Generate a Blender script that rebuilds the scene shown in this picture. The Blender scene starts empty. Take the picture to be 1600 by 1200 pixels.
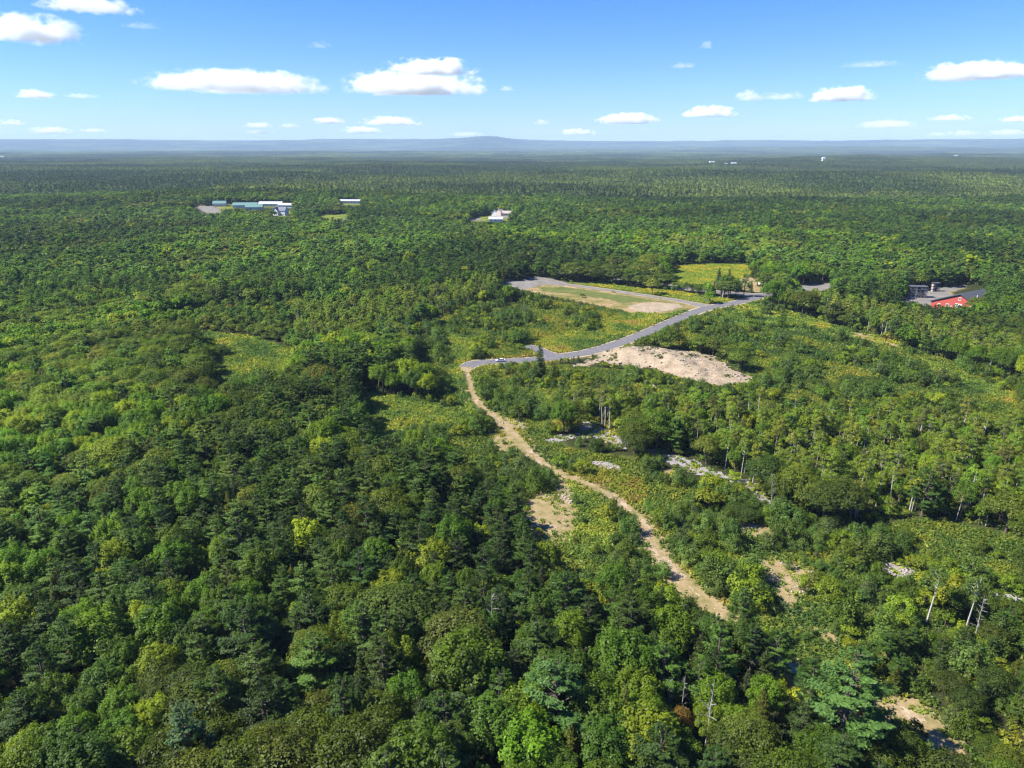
import bpy, math, random
import numpy as np

# ---------------------------------------------------------------- camera, sky, sun, exposure
S = bpy.context.scene
COL = S.collection
CAM_H = 100.0
PITCH = 18.5
cam_d = bpy.data.cameras.new('camera')
cam_d.sensor_width = 36.0
cam_d.lens = 36.0 * 1110.0 / 1600.0
cam_d.clip_start = 1.0
cam_d.clip_end = 200000.0
cam = bpy.data.objects.new('camera', cam_d)
COL.objects.link(cam)
cam.location = (0, 0, CAM_H)
cam.rotation_euler = (math.radians(90 - PITCH), 0, 0)
S.camera = cam

SUN_ELEV = math.radians(47)
SUN_AZ = math.radians(-96)          # from +Y, negative is towards -X
world = bpy.data.worlds.new("World")
S.world = world
world.use_nodes = True
wn = world.node_tree
wn.nodes.clear()
w_out = wn.nodes.new('ShaderNodeOutputWorld')
w_bg = wn.nodes.new('ShaderNodeBackground')
w_sky = wn.nodes.new('ShaderNodeTexSky')
w_sky.sky_type = 'NISHITA'
w_sky.sun_disc = False
w_sky.sun_elevation = SUN_ELEV
w_sky.sun_rotation = SUN_AZ
w_sky.altitude = 0
w_sky.air_density = 1.0
w_sky.dust_density = 0.0
w_sky.ozone_density = 2.0
w_hs = wn.nodes.new('ShaderNodeHueSaturation')
w_hs.inputs['Saturation'].default_value = 1.35
w_bg.inputs['Strength'].default_value = 0.078
wn.links.new(w_sky.outputs[0], w_hs.inputs['Color'])
w_mx = wn.nodes.new('ShaderNodeMix'); w_mx.data_type = 'RGBA'; w_mx.blend_type = 'MULTIPLY'; w_mx.inputs[0].default_value = 1.0
w_mx.inputs[7].default_value = (0.45, 0.61, 1.06, 1)
wn.links.new(w_hs.outputs[0], w_mx.inputs[6])
wn.links.new(w_mx.outputs[2], w_bg.inputs['Color'])
wn.links.new(w_bg.outputs[0], w_out.inputs['Surface'])

sun_d = bpy.data.lights.new('sun', 'SUN')
sun_d.energy = 5.0
sun_d.angle = math.radians(0.53)
sun_d.color = (1.0, 0.95, 0.87)
sun = bpy.data.objects.new('sun', sun_d)
COL.objects.link(sun)
# light travels from the sun towards the ground
sx, sy, sz = math.sin(SUN_AZ) * math.cos(SUN_ELEV), math.cos(SUN_AZ) * math.cos(SUN_ELEV), math.sin(SUN_ELEV)
sun.rotation_euler = __import__('mathutils').Vector((sx, sy, sz)).to_track_quat('Z', 'Y').to_euler()
sun.location = (sx * 300, sy * 300, 400)

S.view_settings.view_transform = 'Standard'
S.view_settings.look = 'None'
S.view_settings.gamma = 1.0
S.view_settings.exposure = 1.26
S.view_settings.use_curve_mapping = False
S.render.engine = 'CYCLES'
S.cycles.max_bounces = 12
S.cycles.diffuse_bounces = 4
S.cycles.glossy_bounces = 1
S.cycles.transmission_bounces = 4
S.cycles.volume_bounces = 12
S.cycles.transparent_max_bounces = 8
S.cycles.use_adaptive_sampling = True
S.cycles.adaptive_threshold = 0.012
S.cycles.use_denoising = True
S.cycles.denoiser = 'OPENIMAGEDENOISE'
S.cycles.denoising_input_passes = 'RGB_ALBEDO_NORMAL'
S.cycles.denoising_prefilter = 'ACCURATE'
S.cycles.pixel_filter_type = 'BLACKMAN_HARRIS'
S.cycles.filter_width = 1.3

# ---------------------------------------------------------------- terrain height
def vnoise(x, y, seed=0):
    """smooth value noise, 0..1"""
    x = np.asarray(x, float); y = np.asarray(y, float)
    xi = np.floor(x); yi = np.floor(y)
    fx = x - xi; fy = y - yi
    fx = fx * fx * (3 - 2 * fx); fy = fy * fy * (3 - 2 * fy)
    def hsh(a, b):
        n = (a.astype(np.int64) * 374761393 + b.astype(np.int64) * 668265263 + seed * 1442695041) & 0xffffffff
        n = ((n ^ (n >> 13)) * 1274126177) & 0xffffffff
        n = (n ^ (n >> 16)) & 0xffffff
        return n / float(0xffffff)
    a = hsh(xi, yi); b = hsh(xi + 1, yi); c = hsh(xi, yi + 1); d = hsh(xi + 1, yi + 1)
    return (a * (1 - fx) + b * fx) * (1 - fy) + (c * (1 - fx) + d * fx) * fy

def fbm(x, y, seed=0, o=4):
    s = 0; a = 0.5; t = 0
    for k in range(o):
        s = s + a * vnoise(x * 2 ** k + 17.3 * k, y * 2 ** k - 9.1 * k, seed + k); t += a; a *= 0.5
    return s / t

def sstep(a, b, x):
    t = np.clip((x - a) / (b - a), 0, 1)
    return t * t * (3 - 2 * t)

KNOLLS = [(-470., 1310., 320., 170., 16.), (-80., 1190., 130., 110., 9.), (85., 1060., 110., 100., 8.), (1960., 4300., 900., 500., 24.)]
def height(x, y):
    x = np.asarray(x, float); y = np.asarray(y, float)
    d = np.hypot(x, y)
    h = 1.6 * (vnoise(x / 90., y / 90., 5) - 0.5) * sstep(60, 140, d)
    far = sstep(700, 2200, d)
    h = h + far * (34 * (fbm(x / 1900., y / 1100., 11, 3) - 0.5) + 10 * (vnoise(x / 420., y / 300., 23) - 0.5))
    vf = sstep(4000, 9000, d)
    h = h + vf * 50 * (fbm(x / 5200., y / 2600., 31, 3) - 0.45)
    a = np.arctan2(x, y)                        # bearing from the camera's axis
    # low ridge line and the broad hill at the horizon
    ridge = np.exp(-((d - 20500) / 2800.) ** 2)
    prof = 180 + 70 * fbm(a * 9 + 3, a * 0 + 1.3, 41, 3)
    prof = prof + 22 * np.exp(-((a + 0.35) / 0.35) ** 2) - 10 * sstep(0.2, 0.6, a)
    h = h + ridge * prof
    h = h + 84 * np.exp(-((a + 0.032) / 0.032) ** 2) * np.exp(-((d - 18500) / 1700.) ** 2) + 85 * np.exp(-((a + 0.05) / 0.11) ** 2) * np.exp(-((d - 19000) / 1900.) ** 2)
    h = h + 50 * np.exp(-((d - 14000) / 1500.) ** 2) * sstep(-0.1, 0.25, a) * (0.6 + 0.8 * vnoise(a * 7, a * 0, 77))
    for (kx, ky, rx, ry, kh) in KNOLLS:
        h = h + kh * np.exp(-((x - kx) / rx) ** 2 - ((y - ky) / ry) ** 2)
    return h

rng = np.random.default_rng(7)
random.seed(7)

# ---------------------------------------------------------------- small helpers
def tag(o, label=None, cat=None, group=None, kind=None):
    if label: o['label'] = label
    if cat: o['category'] = cat
    if group: o['group'] = group
    if kind: o['kind'] = kind
    return o

def mesh_np(name, verts, faces, mats, fmat=None, smooth=False, fattr=None):
    """faces: (n,3) or (n,4) array or a list of polygons"""
    me = bpy.data.meshes.new(name)
    verts = np.asarray(verts, dtype=np.float32)
    if isinstance(faces, np.ndarray):
        n, k = faces.shape
        me.vertices.add(len(verts)); me.vertices.foreach_set('co', verts.ravel())
        me.loops.add(n * k); me.loops.foreach_set('vertex_index', faces.astype(np.int32).ravel())
        me.polygons.add(n); me.polygons.foreach_set('loop_start', np.arange(0, n * k, k, dtype=np.int32))
        me.update(calc_edges=True)
    else:
        me.from_pydata([tuple(v) for v in verts.tolist()], [], faces)
        me.update()
    for m in mats: me.materials.append(m)
    n = len(me.polygons)
    if fmat is not None: me.polygons.foreach_set('material_index', np.asarray(fmat, dtype=np.int32))
    if smooth: me.polygons.foreach_set('use_smooth', np.ones(n, dtype=bool))
    if fattr is not None:
        at = me.attributes.new('lv', 'FLOAT', 'FACE'); at.data.foreach_set('value', np.asarray(fattr, dtype=np.float32))
    return me

def link(name, me, parent=None, loc=None):
    o = bpy.data.objects.new(name, me)
    COL.objects.link(o)
    if parent: o.parent = parent
    if loc is not None: o.location = loc
    return o

def empty(name, loc, rz=0.0):
    o = bpy.data.objects.new(name, None)
    COL.objects.link(o); o.location = loc; o.rotation_euler = (0, 0, rz)
    o.empty_display_size = 0.5
    return o

class MB:
    """collects boxes, prisms and tubes into one mesh"""
    def __init__(s): s.v = []; s.f = []; s.m = []
    def add(s, vs, fs, m=0):
        b = len(s.v); s.v += [tuple(v) for v in vs]; s.f += [tuple(i + b for i in f) for f in fs]; s.m += [m] * len(fs); return s
    def box(s, x0, x1, y0, y1, z0, z1, m=0):
        vs = [(x, y, z) for z in (z0, z1) for y in (y0, y1) for x in (x0, x1)]
        return s.add(vs, [(0, 2, 3, 1), (4, 5, 7, 6), (0, 1, 5, 4), (2, 6, 7, 3), (0, 4, 6, 2), (1, 3, 7, 5)], m)
    def extrude(s, poly, y0, y1, m=0):
        """poly: (x,z) outline, extruded along y"""
        n = len(poly)
        vs = [(x, y0, z) for x, z in poly] + [(x, y1, z) for x, z in poly]
        fs = [tuple(range(n)), tuple(range(2 * n - 1, n - 1, -1))] + [(i, i + n, (i + 1) % n + n, (i + 1) % n) for i in range(n)]
        return s.add(vs, fs, m)
    def tube(s, p, r, n=6, m=0):
        p = [np.array(q, float) for q in p]; rings = []
        for i, q in enumerate(p):
            d = p[min(i + 1, len(p) - 1)] - p[max(i - 1, 0)]; d /= np.linalg.norm(d) + 1e-9
            a = np.cross(d, (0.31, 0.17, 0.93) if abs(d[2]) < 0.9 else (1, 0.1, 0)); a /= np.linalg.norm(a) + 1e-9
            b = np.cross(d, a)
            rings.append([q + r[i] * (math.cos(t) * a + math.sin(t) * b) for t in [2 * math.pi * k / n for k in range(n)]])
        vs = [v for R in rings for v in R]
        fs = [(i * n + k, i * n + (k + 1) % n, (i + 1) * n + (k + 1) % n, (i + 1) * n + k) for i in range(len(p) - 1) for k in range(n)]
        fs.append(tuple(range(n))[::-1]); fs.append(tuple(range((len(p) - 1) * n, len(p) * n)))
        return s.add(vs, fs, m)
    def mesh(s, name, mats, smooth=False):
        return mesh_np(name, s.v, s.f, mats, s.m, smooth)
    def build(s, name, mats, parent=None, smooth=False, loc=None):
        return link(name, s.mesh(name, mats if isinstance(mats, list) else [mats], smooth), parent, loc)

# ---------------------------------------------------------------- materials
def new_mat(name):
    m = bpy.data.materials.new(name); m.use_nodes = True
    nt = m.node_tree; nt.nodes.clear()
    out = nt.nodes.new('ShaderNodeOutputMaterial')
    return m, nt, out

def ramp(nt, fac, stops):
    r = nt.nodes.new('ShaderNodeValToRGB')
    e = r.color_ramp.elements
    while len(e) < len(stops): e.new(0.5)
    for i, (p, c) in enumerate(stops):
        e[i].position = p; e[i].color = (*c, 1)
    nt.links.new(fac, r.inputs[0]); return r.outputs[0]

def noise(nt, scale, detail=3, rough=0.6, vec=None, out='Fac'):
    n = nt.nodes.new('ShaderNodeTexNoise'); n.inputs['Scale'].default_value = scale
    n.inputs['Detail'].default_value = detail; n.inputs['Roughness'].default_value = rough
    if vec is not None: nt.links.new(vec, n.inputs['Vector'])
    return n.outputs[out]

def mixc(nt, f, a, b, mode='MIX'):
    n = nt.nodes.new('ShaderNodeMix'); n.data_type = 'RGBA'; n.blend_type = mode
    for s, v in ((n.inputs[0], f), (n.inputs[6], a), (n.inputs[7], b)):
        if isinstance(v, bpy.types.NodeSocket): nt.links.new(v, s)
        elif isinstance(v, (int, float)): s.default_value = v
        else: s.default_value = (*v, 1)
    return n.outputs[2]

def mth(nt, op, a, b=0.0, c=None):
    n = nt.nodes.new('ShaderNodeMath'); n.operation = op
    for s, v in zip(n.inputs, (a, b, c)):
        if v is None: continue
        if isinstance(v, bpy.types.NodeSocket): nt.links.new(v, s)
        else: s.default_value = v
    return n.outputs[0]

def geo_pos(nt):
    return nt.nodes.new('ShaderNodeNewGeometry').outputs['Position']

def ground_mat(name, stops, scale=0.3, detail=6, bump=0.0, rough=0.95, fine=4.0):
    m, nt, out = new_mat(name)
    pos = geo_pos(nt)
    c = ramp(nt, noise(nt, scale, detail, 0.7, pos), stops)
    f = noise(nt, fine, 3, 0.7, pos)
    c = mixc(nt, 0.45, c, ramp(nt, f, [(0.3, (0.35,) * 3), (0.7, (1.0,) * 3)]), 'MULTIPLY')
    b = nt.nodes.new('ShaderNodeBsdfDiffuse'); nt.links.new(c, b.inputs['Color'])
    if bump:
        bn = nt.nodes.new('ShaderNodeBump'); bn.inputs['Distance'].default_value = bump; bn.inputs['Strength'].default_value = 1.0
        nt.links.new(noise(nt, 1.2, 6, 0.7, pos), bn.inputs['Height']); nt.links.new(bn.outputs[0], b.inputs['Normal'])
    nt.links.new(b.outputs[0], out.inputs['Surface'])
    return m

def plain_mat(name, col, rough=0.7, metal=0.0, var=0.25, scale=1.5):
    m, nt, out = new_mat(name)
    b = nt.nodes.new('ShaderNodeBsdfPrincipled')
    tc = nt.nodes.new('ShaderNodeTexCoord').outputs['Object']
    c = mixc(nt, noise(nt, scale, 4, 0.65, tc), tuple(x * (1 - var) for x in col), tuple(min(1, x * (1 + var)) for x in col))
    nt.links.new(c, b.inputs['Base Color'])
    b.inputs['Roughness'].default_value = rough; b.inputs['Metallic'].default_value = metal
    nt.links.new(b.outputs[0], out.inputs['Surface'])
    return m

def leaf_mat(name, sat=1.0, trans=0.42):
    """crown foliage: the colour of the individual plant (tint), varied leaf by leaf (lv) and softly through the crown"""
    m, nt, out = new_mat(name)
    at = nt.nodes.new('ShaderNodeAttribute'); at.attribute_type = 'INSTANCER'; at.attribute_name = 'tint'
    lv = nt.nodes.new('ShaderNodeAttribute'); lv.attribute_type = 'GEOMETRY'; lv.attribute_name = 'lv'
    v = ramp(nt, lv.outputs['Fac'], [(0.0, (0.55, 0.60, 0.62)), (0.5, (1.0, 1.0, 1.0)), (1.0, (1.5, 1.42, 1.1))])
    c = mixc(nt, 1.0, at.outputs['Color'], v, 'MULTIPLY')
    d = nt.nodes.new('ShaderNodeBsdfDiffuse'); nt.links.new(c, d.inputs['Color'])
    t = nt.nodes.new('ShaderNodeBsdfTranslucent')
    c2 = mixc(nt, 1.0, c, (1.25, 1.25, 0.5), 'MULTIPLY'); nt.links.new(c2, t.inputs['Color'])
    mx = nt.nodes.new('ShaderNodeMixShader'); mx.inputs[0].default_value = trans
    nt.links.new(d.outputs[0], mx.inputs[1]); nt.links.new(t.outputs[0], mx.inputs[2])
    g = nt.nodes.new('ShaderNodeBsdfGlossy'); g.inputs['Roughness'].default_value = 0.5; g.inputs['Color'].default_value = (1, 1, 1, 1)
    m2 = nt.nodes.new('ShaderNodeMixShader'); m2.inputs[0].default_value = 0.010
    nt.links.new(mx.outputs[0], m2.inputs[1]); nt.links.new(g.outputs[0], m2.inputs[2])
    nt.links.new(m2.outputs[0], out.inputs['Surface'])
    return m

M_LEAF = leaf_mat('foliage')
M_BARK = plain_mat('bark', (0.11, 0.085, 0.065), 0.95, var=0.4)
M_PALEBARK = plain_mat('pale_bark', (0.44, 0.41, 0.36), 0.9, var=0.35, scale=2.5)
M_DEAD = plain_mat('dead_wood', (0.27, 0.25, 0.23), 0.95, var=0.3)
M_SAND = ground_mat('sand', [(0.3, (0.19, 0.14, 0.09)), (0.45, (0.33, 0.26, 0.175)), (0.7, (0.45, 0.37, 0.26))], 0.22, 9, 0.5, fine=1.5)
M_TRACK = ground_mat('track_dirt', [(0.3, (0.18, 0.14, 0.06)), (0.45, (0.30, 0.225, 0.125)), (0.6, (0.41, 0.325, 0.22)), (0.8, (0.50, 0.42, 0.32))], 0.35, 6, 0.1)
M_TAN = ground_mat('dry_grass', [(0.3, (0.12, 0.13, 0.04)), (0.46, (0.25, 0.20, 0.09)), (0.68, (0.38, 0.28, 0.17))], 0.22, 8, 0.1)
M_GRAVEL = ground_mat('gravel', [(0.3, (0.19, 0.17, 0.155)), (0.5, (0.29, 0.265, 0.26)), (0.8, (0.38, 0.35, 0.34))], 0.5, 6, 0.1)
M_ASPH = ground_mat('asphalt', [(0.3, (0.125, 0.122, 0.13)), (0.5, (0.16, 0.155, 0.16)), (0.7, (0.19, 0.18, 0.18))], 0.25, 8, 0.0, fine=2.0)
M_SHOULDER = ground_mat('shoulder_gravel', [(0.3, (0.32, 0.26, 0.16)), (0.7, (0.50, 0.43, 0.31))], 0.3, 5, 0.0)
M_OLDASPH = ground_mat('worn_asphalt', [(0.3, (0.15, 0.14, 0.125)), (0.5, (0.20, 0.185, 0.165)), (0.7, (0.25, 0.235, 0.215))], 0.12, 6, 0.0)
M_BANK = ground_mat('bank_soil', [(0.3, (0.12, 0.12, 0.035)), (0.5, (0.20, 0.14, 0.06)), (0.7, (0.30, 0.17, 0.10))], 0.15, 7, 0.2)
M_GREEN = ground_mat('green_grass', [(0.3, (0.08, 0.105, 0.03)), (0.55, (0.13, 0.15, 0.045)), (0.75, (0.24, 0.20, 0.08))], 0.12, 5, 0.05)
M_FIELD = ground_mat('field_grass', [(0.36, (0.10, 0.13, 0.03)), (0.48, (0.22, 0.18, 0.07)), (0.58, (0.36, 0.25, 0.14))], 0.05, 6, 0.05)

# ---------------------------------------------------------------- places on the ground (metres, camera above the origin, looking along +Y)
ROAD = [(-21.9, 321.9), (-19.6, 330.4), (-12.6, 333.8), (0.0, 336.2), (15.9, 339.4), (29.2, 345.7), (41.2, 352.2), (64.6, 375.1), (90.6, 408.3), (124.2, 451.1), (151.3, 472.4), (173.0, 492.4), (182.1, 499.3)]
HIGHWAY = [(188.3, 504.0), (173.4, 499.3), (156.8, 506.4), (141.0, 516.5), (118.6, 535.3), (100.0, 551.6), (81.8, 564.9)]
ACCESS = [(130.8, 457.2), (123.5, 465.0), (114.0, 477.8), (95.1, 496.6), (66.9, 521.9), (39.3, 540.9)]
STUB = [(7.5, 363.5), (12.7, 358.4), (17.0, 349.8), (22.0, 344.9)]
LOT = [(-14.8, 544.6), (6.0, 555.7), (19.2, 573.9), (29.7, 565.3), (40.0, 551.8), (44.2, 541.3), (38.7, 533.0), (25.0, 539.9), (14.3, 524.0), (8.0, 516.5), (0.0, 526.2)]
FIELD = [(5.7, 518.9), (16.7, 526.5), (25.0, 539.9), (38.9, 535.6), (66.0, 514.1), (93.8, 489.2), (112.5, 471.1), (125.2, 455.0), (112.4, 445.0), (94.1, 435.4), (76.4, 437.4), (59.1, 460.9), (43.7, 478.3), (27.1, 496.1)]
VERGE = [(39.8, 549.1), (52.6, 552.7), (78.2, 538.2), (104.5, 522.4), (129.2, 506.6), (146.9, 487.6), (154.5, 483.3), (141.9, 470.0), (128.9, 469.5), (115.5, 484.7), (96.5, 504.2), (67.9, 529.8)]
SANDPATCH = [(76.8, 460.3), (85.8, 468.5), (99.1, 470.8), (111.1, 466.7), (112.2, 456.5), (102.5, 446.6), (88.8, 439.0), (79.3, 442.8), (76.3, 452.3)]
BANK = [(52.4, 421.0), (72.4, 437.5), (93.8, 433.7), (114.1, 446.9), (123.2, 447.3), (101.1, 421.6), (71.7, 386.0), (54.8, 367.7), (41.7, 357.0), (26.2, 349.4), (18.6, 354.5), (13.1, 369.8), (17.7, 380.4), (32.6, 391.0), (49.2, 393.0)]
SPRUCEFIELD = [(176.2, 564.2), (193.8, 576.3), (198.3, 552.7), (179.9, 506.3), (168.3, 513.6), (152.4, 523.8), (148.0, 534.3), (160.3, 552.8)]
GOLDFIELD = [(137.1, 627.0), (172.8, 640.5), (209.9, 639.5), (199.0, 582.5), (174.5, 558.3), (160.3, 552.8), (146.3, 537.0), (123.8, 545.7), (129.3, 581.8)]
MOUND = [(28.5, 324.9), (39.8, 339.6), (47.7, 351.8), (57.9, 353.7), (69.6, 354.3), (82.5, 352.8), (93.1, 349.2), (99.9, 340.3), (104.1, 319.9), (111.1, 308.8), (104.0, 299.8), (90.2, 296.3), (83.0, 301.5), (76.0, 308.6), (66.4, 320.0), (56.8, 326.1), (43.8, 332.8), (36.9, 326.8)]
SANDTRACK = [(10.2, 307.3), (14.8, 312.1), (19.7, 316.0), (21.9, 313.0), (16.8, 306.3), (12.9, 302.6)]
TRACK = [(-21.6, 321.9), (-18.8, 299.7), (-15.6, 281.0), (-12.4, 269.5), (-6.2, 256.6), (0.0, 240.1), (4.0, 228.1), (8.6, 217.1), (14.4, 208.0), (21.1, 201.5), (28.1, 193.7), (32.7, 185.6), (36.0, 177.4), (36.5, 168.4), (37.8, 159.0), (40.7, 149.9), (43.0, 143.3), (45.9, 137.2), (49.1, 130.9), (51.5, 125.2), (56.4, 116.6), (64.8, 109.6), (71.8, 106.8), (74.8, 103.3), (75.8, 98.9)]
TRACK_W = [2.0, 3, 3, 3.5, 4.5, 5, 5, 4.0, 3, 3, 3, 3.2, 3.4, 3.4, 3.6, 4.2, 4.6, 4.6, 4.4, 4, 3, 2.6, 2.8, 3, 3]
GRAVELS = [[(25.9, 254.7), (30.6, 253.3), (37.9, 243.6), (42.2, 233.2), (39.0, 227.4), (35.1, 231.9), (31.2, 236.6), (24.3, 237.8), (18.3, 234.0), (14.0, 231.6), (11.5, 235.2), (16.4, 240.2), (23.5, 241.5)],
           [(45.7, 227.5), (51.2, 227.0), (56.8, 222.2), (62.1, 217.0), (66.3, 209.0), (73.9, 203.5), (76.9, 197.2), (77.0, 186.5), (74.2, 183.7), (74.1, 194.6), (68.5, 202.5), (58.0, 208.9), (51.3, 216.8)],
           [(26.7, 216.3), (32.0, 216.4), (36.0, 211.4), (33.2, 209.3), (28.3, 212.2)],
           [(92.8, 155.5), (96.4, 156.1), (101.1, 151.5), (98.5, 149.6), (93.6, 149.1), (92.6, 151.8)],
           [(-10.3, 267.3), (-2.5, 258.7), (5.4, 251.8), (4.8, 245.2), (-2.4, 247.8), (-8.7, 256.6)],
           [(112.7, 143.7), (119.8, 141.8), (118.1, 139.4), (112.9, 140.4)]]
TANS = [[(2.2, 185.2), (7.7, 192.6), (12.0, 193.4), (14.0, 185.3), (13.9, 170.8), (10.0, 162.6), (6.6, 160.4), (5.5, 167.4), (3.9, 175.9)],
        [(13.8, 204.7), (17.1, 202.4), (18.1, 189.4), (17.1, 170.8), (13.5, 164.2), (13.6, 181.5)],
        [(62.7, 157.3), (69.6, 156.0), (75.4, 152.3), (70.4, 145.0), (63.5, 137.5), (65.2, 131.7), (69.2, 128.5), (68.9, 126.0), (65.4, 129.5), (62.5, 138.6), (61.5, 148.8)],
        [(62.9, 176.9), (71.1, 174.5), (72.2, 170.1), (66.7, 166.7), (61.7, 169.9)],
        [(47.6, 211.1), (54.1, 210.3), (52.1, 203.1), (48.7, 203.9)],
        [(73.4, 109.7), (75.6, 109.4), (77.4, 101.8), (76.0, 100.4), (74.0, 104.1)],
        [(37.3, 148.5), (45.0, 142.1), (50.3, 135.0), (47.3, 129.3), (41.7, 134.8), (37.4, 142.0)],
        [(-8.3, 245.2), (0.0, 233.9), (-2.2, 219.7), (-6.7, 228.1)],
        [(190.5, 395.1), (198.3, 392.2), (205.8, 367.9), (204.7, 357.8), (195.5, 367.9), (187.3, 383.8)],
        [(-246.2, 1033.8), (-234.9, 1049.0), (-218.9, 983.1), (-227.7, 968.3)], [(-187.5, 1053.5), (-175.6, 1060.1), (-166.0, 1000.2), (-175.5, 993.8)],
        [(-71.0, 1032.3), (-43.7, 1032.6), (-44.4, 1006.9), (-63.7, 1002.6)], [(-31.0, 1104.2), (-23.6, 1118.1), (2.8, 1064.0), (0.0, 1026.7), (-21.6, 1022.1)]]
DRYCLEAR = [[(-137.9, 306.4), (-141.2, 329.9), (-127.0, 338.2), (-120.3, 347.1), (-118.3, 335.8), (-122.0, 319.3), (-129.1, 309.9), (-130.0, 297.3)]]
CLEAR_L = [(-133.7, 293.9), (-144.3, 325.8), (-143.8, 340.7), (-141.0, 352.2), (-158.2, 364.9), (-173.5, 372.8), (-173.7, 391.9), (-139.8, 377.9), (-114.2, 354.1), (-105.6, 325.1), (-113.6, 307.7), (-124.2, 300.6), (-126.0, 283.8)]
MEADOWS = [CLEAR_L,
           [(-40.4, 396.8), (-20.2, 374.9), (-19.9, 324.0), (-28.5, 299.5), (-27.3, 329.0)],
           [(-30.5, 323.7), (-19.6, 318.9), (-16.2, 282.6), (-12.0, 260.0), (-20.1, 260.0), (-27.0, 282.5)],
           [(-65.5, 285.9), (-43.4, 283.8), (-24.4, 267.1), (-14.9, 256.5), (-24.3, 250.4), (-38.4, 247.7), (-45.7, 234.2), (-35.4, 225.6), (-47.0, 228.5), (-60.1, 259.5)],
           [(161.0, 462.4), (176.6, 447.2), (189.5, 410.1), (198.3, 392.2), (211.3, 365.3), (186.6, 378.4), (163.6, 391.9), (142.6, 405.7), (121.9, 412.5), (107.7, 416.8), (168.6, 479.2)],
           [(28.7, 340.0), (15.5, 329.5), (-3.1, 327.5), (-16.8, 324.1), (-20.5, 334.7), (0.0, 340.7)],
           [(11.4, 299.9), (20.6, 267.4), (25.7, 253.3), (11.7, 240.1), (7.5, 260.1)],
           [(205.0, 341.2), (216.3, 282.8), (206.1, 267.9), (200.0, 300.8), (190.4, 320.0)],
           [(14.2, 204.7), (20.9, 200.1), (28.0, 185.5), (27.0, 164.4), (16.1, 155.1), (11.8, 164.2)]]
SHRUBS = [[(-22.8, 377.5), (17.6, 377.7), (27.0, 337.9), (-20.3, 332.5)],
          [(-57.9, 389.9), (-39.0, 422.4), (-21.1, 377.6), (-16.7, 267.2), (-28.2, 267.1), (-42.6, 299.2)],
          [(-54.5, 422.0), (-17.0, 462.9), (26.3, 478.7), (73.0, 441.2), (48.8, 390.1), (28.6, 385.5), (11.9, 364.7), (-18.4, 358.2), (-37.6, 406.1)],
          [(-20.0, 327.2), (30.8, 326.9), (29.9, 299.9), (12.9, 267.3), (17.9, 228.2), (42.9, 217.6), (75.7, 182.6), (93.0, 171.9), (117.9, 178.8), (137.7, 168.1), (115.2, 135.1), (98.0, 135.3), (63.3, 114.8), (51.5, 125.2), (40.9, 126.1), (34.5, 134.7), (20.6, 139.3), (9.4, 149.5), (8.4, 164.2), (-1.8, 181.4), (-15.8, 197.9), (-35.8, 228.4), (-34.3, 253.0), (-20.6, 267.2)],
          [(-66.3, 290.0), (-10.3, 267.3), (-13.4, 228.1), (-34.3, 217.5), (-47.0, 228.5)],
          [(65.2, 368.4), (98.8, 411.6), (165.2, 468.6), (208.0, 359.0), (227.7, 299.6), (183.5, 235.0), (144.1, 247.5), (99.4, 257.3), (51.5, 267.7), (110.5, 307.0), (101.7, 347.0)],
          [(21.7, 329.3), (108.3, 299.9), (50.9, 264.1), (11.6, 267.3)],
          [(-183.5, 396.2), (-116.2, 355.4), (-101.9, 307.5), (-126.8, 282.2)]]
BIRCHES = [[(11.0, 273.3), (51.5, 267.7), (100.2, 259.4), (143.5, 246.2), (182.7, 233.7), (138.9, 169.8), (118.9, 180.6), (94.9, 176.1), (84.6, 186.5), (71.5, 205.8), (61.2, 222.2), (46.0, 235.7), (29.3, 252.0), (10.9, 250.5)],
           [(-70.1, 479.1), (-9.7, 533.9), (0.0, 509.4), (-17.2, 470.9), (-56.7, 408.6), (-81.0, 361.5), (-104.6, 337.8), (-131.8, 420.3)],
           [(170.8, 479.2), (197.2, 479.3), (234.0, 422.8), (256.0, 340.9), (227.7, 299.6), (211.3, 365.3), (191.5, 414.7)]]
LOWWOOD = [(-218.8, 412.0), (-194.3, 450.7), (-135.0, 460.3), (-108.8, 421.2), (-106.2, 355.2), (-171.9, 368.9)]
BARNPAD = [(323.4, 518.3), (351.8, 530.9), (343.3, 508.2), (303.2, 459.3), (273.7, 454.9)]
MEDIUM = [(61.9, 135.1), (91.5, 168.5), (137.7, 168.1), (87.1, 90.9), (66.9, 90.9), (62.6, 104.8)]
BARNYARD = [(264.3, 479.4), (284.0, 504.3), (302.7, 520.1), (322.4, 525.6), (341.6, 531.4), (332.4, 520.0), (315.2, 507.4), (303.4, 465.2), (274.4, 456.8)]
PLOT = [(212.4, 536.6), (248.3, 547.7), (241.2, 526.6), (225.8, 511.4), (211.8, 511.3)]
FARYARDS = [[(-523.3, 1186.8), (-481.7, 1184.4), (-441.1, 1109.9), (-460.8, 1103.0)], [(-802.0, 1642.0), (-789.0, 1638.8), (-596.9, 1245.0), (-610.5, 1255.4)], [(-497.9, 1204.5), (-361.6, 1221.8), (-348.8, 1176.4), (-479.4, 1157.4)],
            [(-290.6, 1093.6), (-248.3, 1107.4), (-227.9, 1016.8), (-265.8, 1020.9)], [(-294.1, 1244.7), (-265.1, 1262.6), (-248.3, 1211.4), (-282.6, 1193.9)], [(-35.6, 1063.4), (0.0, 1050.7), (-3.5, 998.8), (-61.9, 1002.6), (-63.2, 1023.8)], [(11.5, 641.8), (24.3, 644.9), (23.2, 612.9), (13.3, 613.2)], [(-375.8, 1137.8), (-344.6, 1147.2), (-324.5, 1077.8), (-352.1, 1068.9)]]
FARB = [(1091.5, 4063.2), (1066.9, 3718.2), (1124.2, 3771.6), (1659.9, 3972.4), (3755.1, 6312.5), (-4298.2, 6271.4)]
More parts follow.
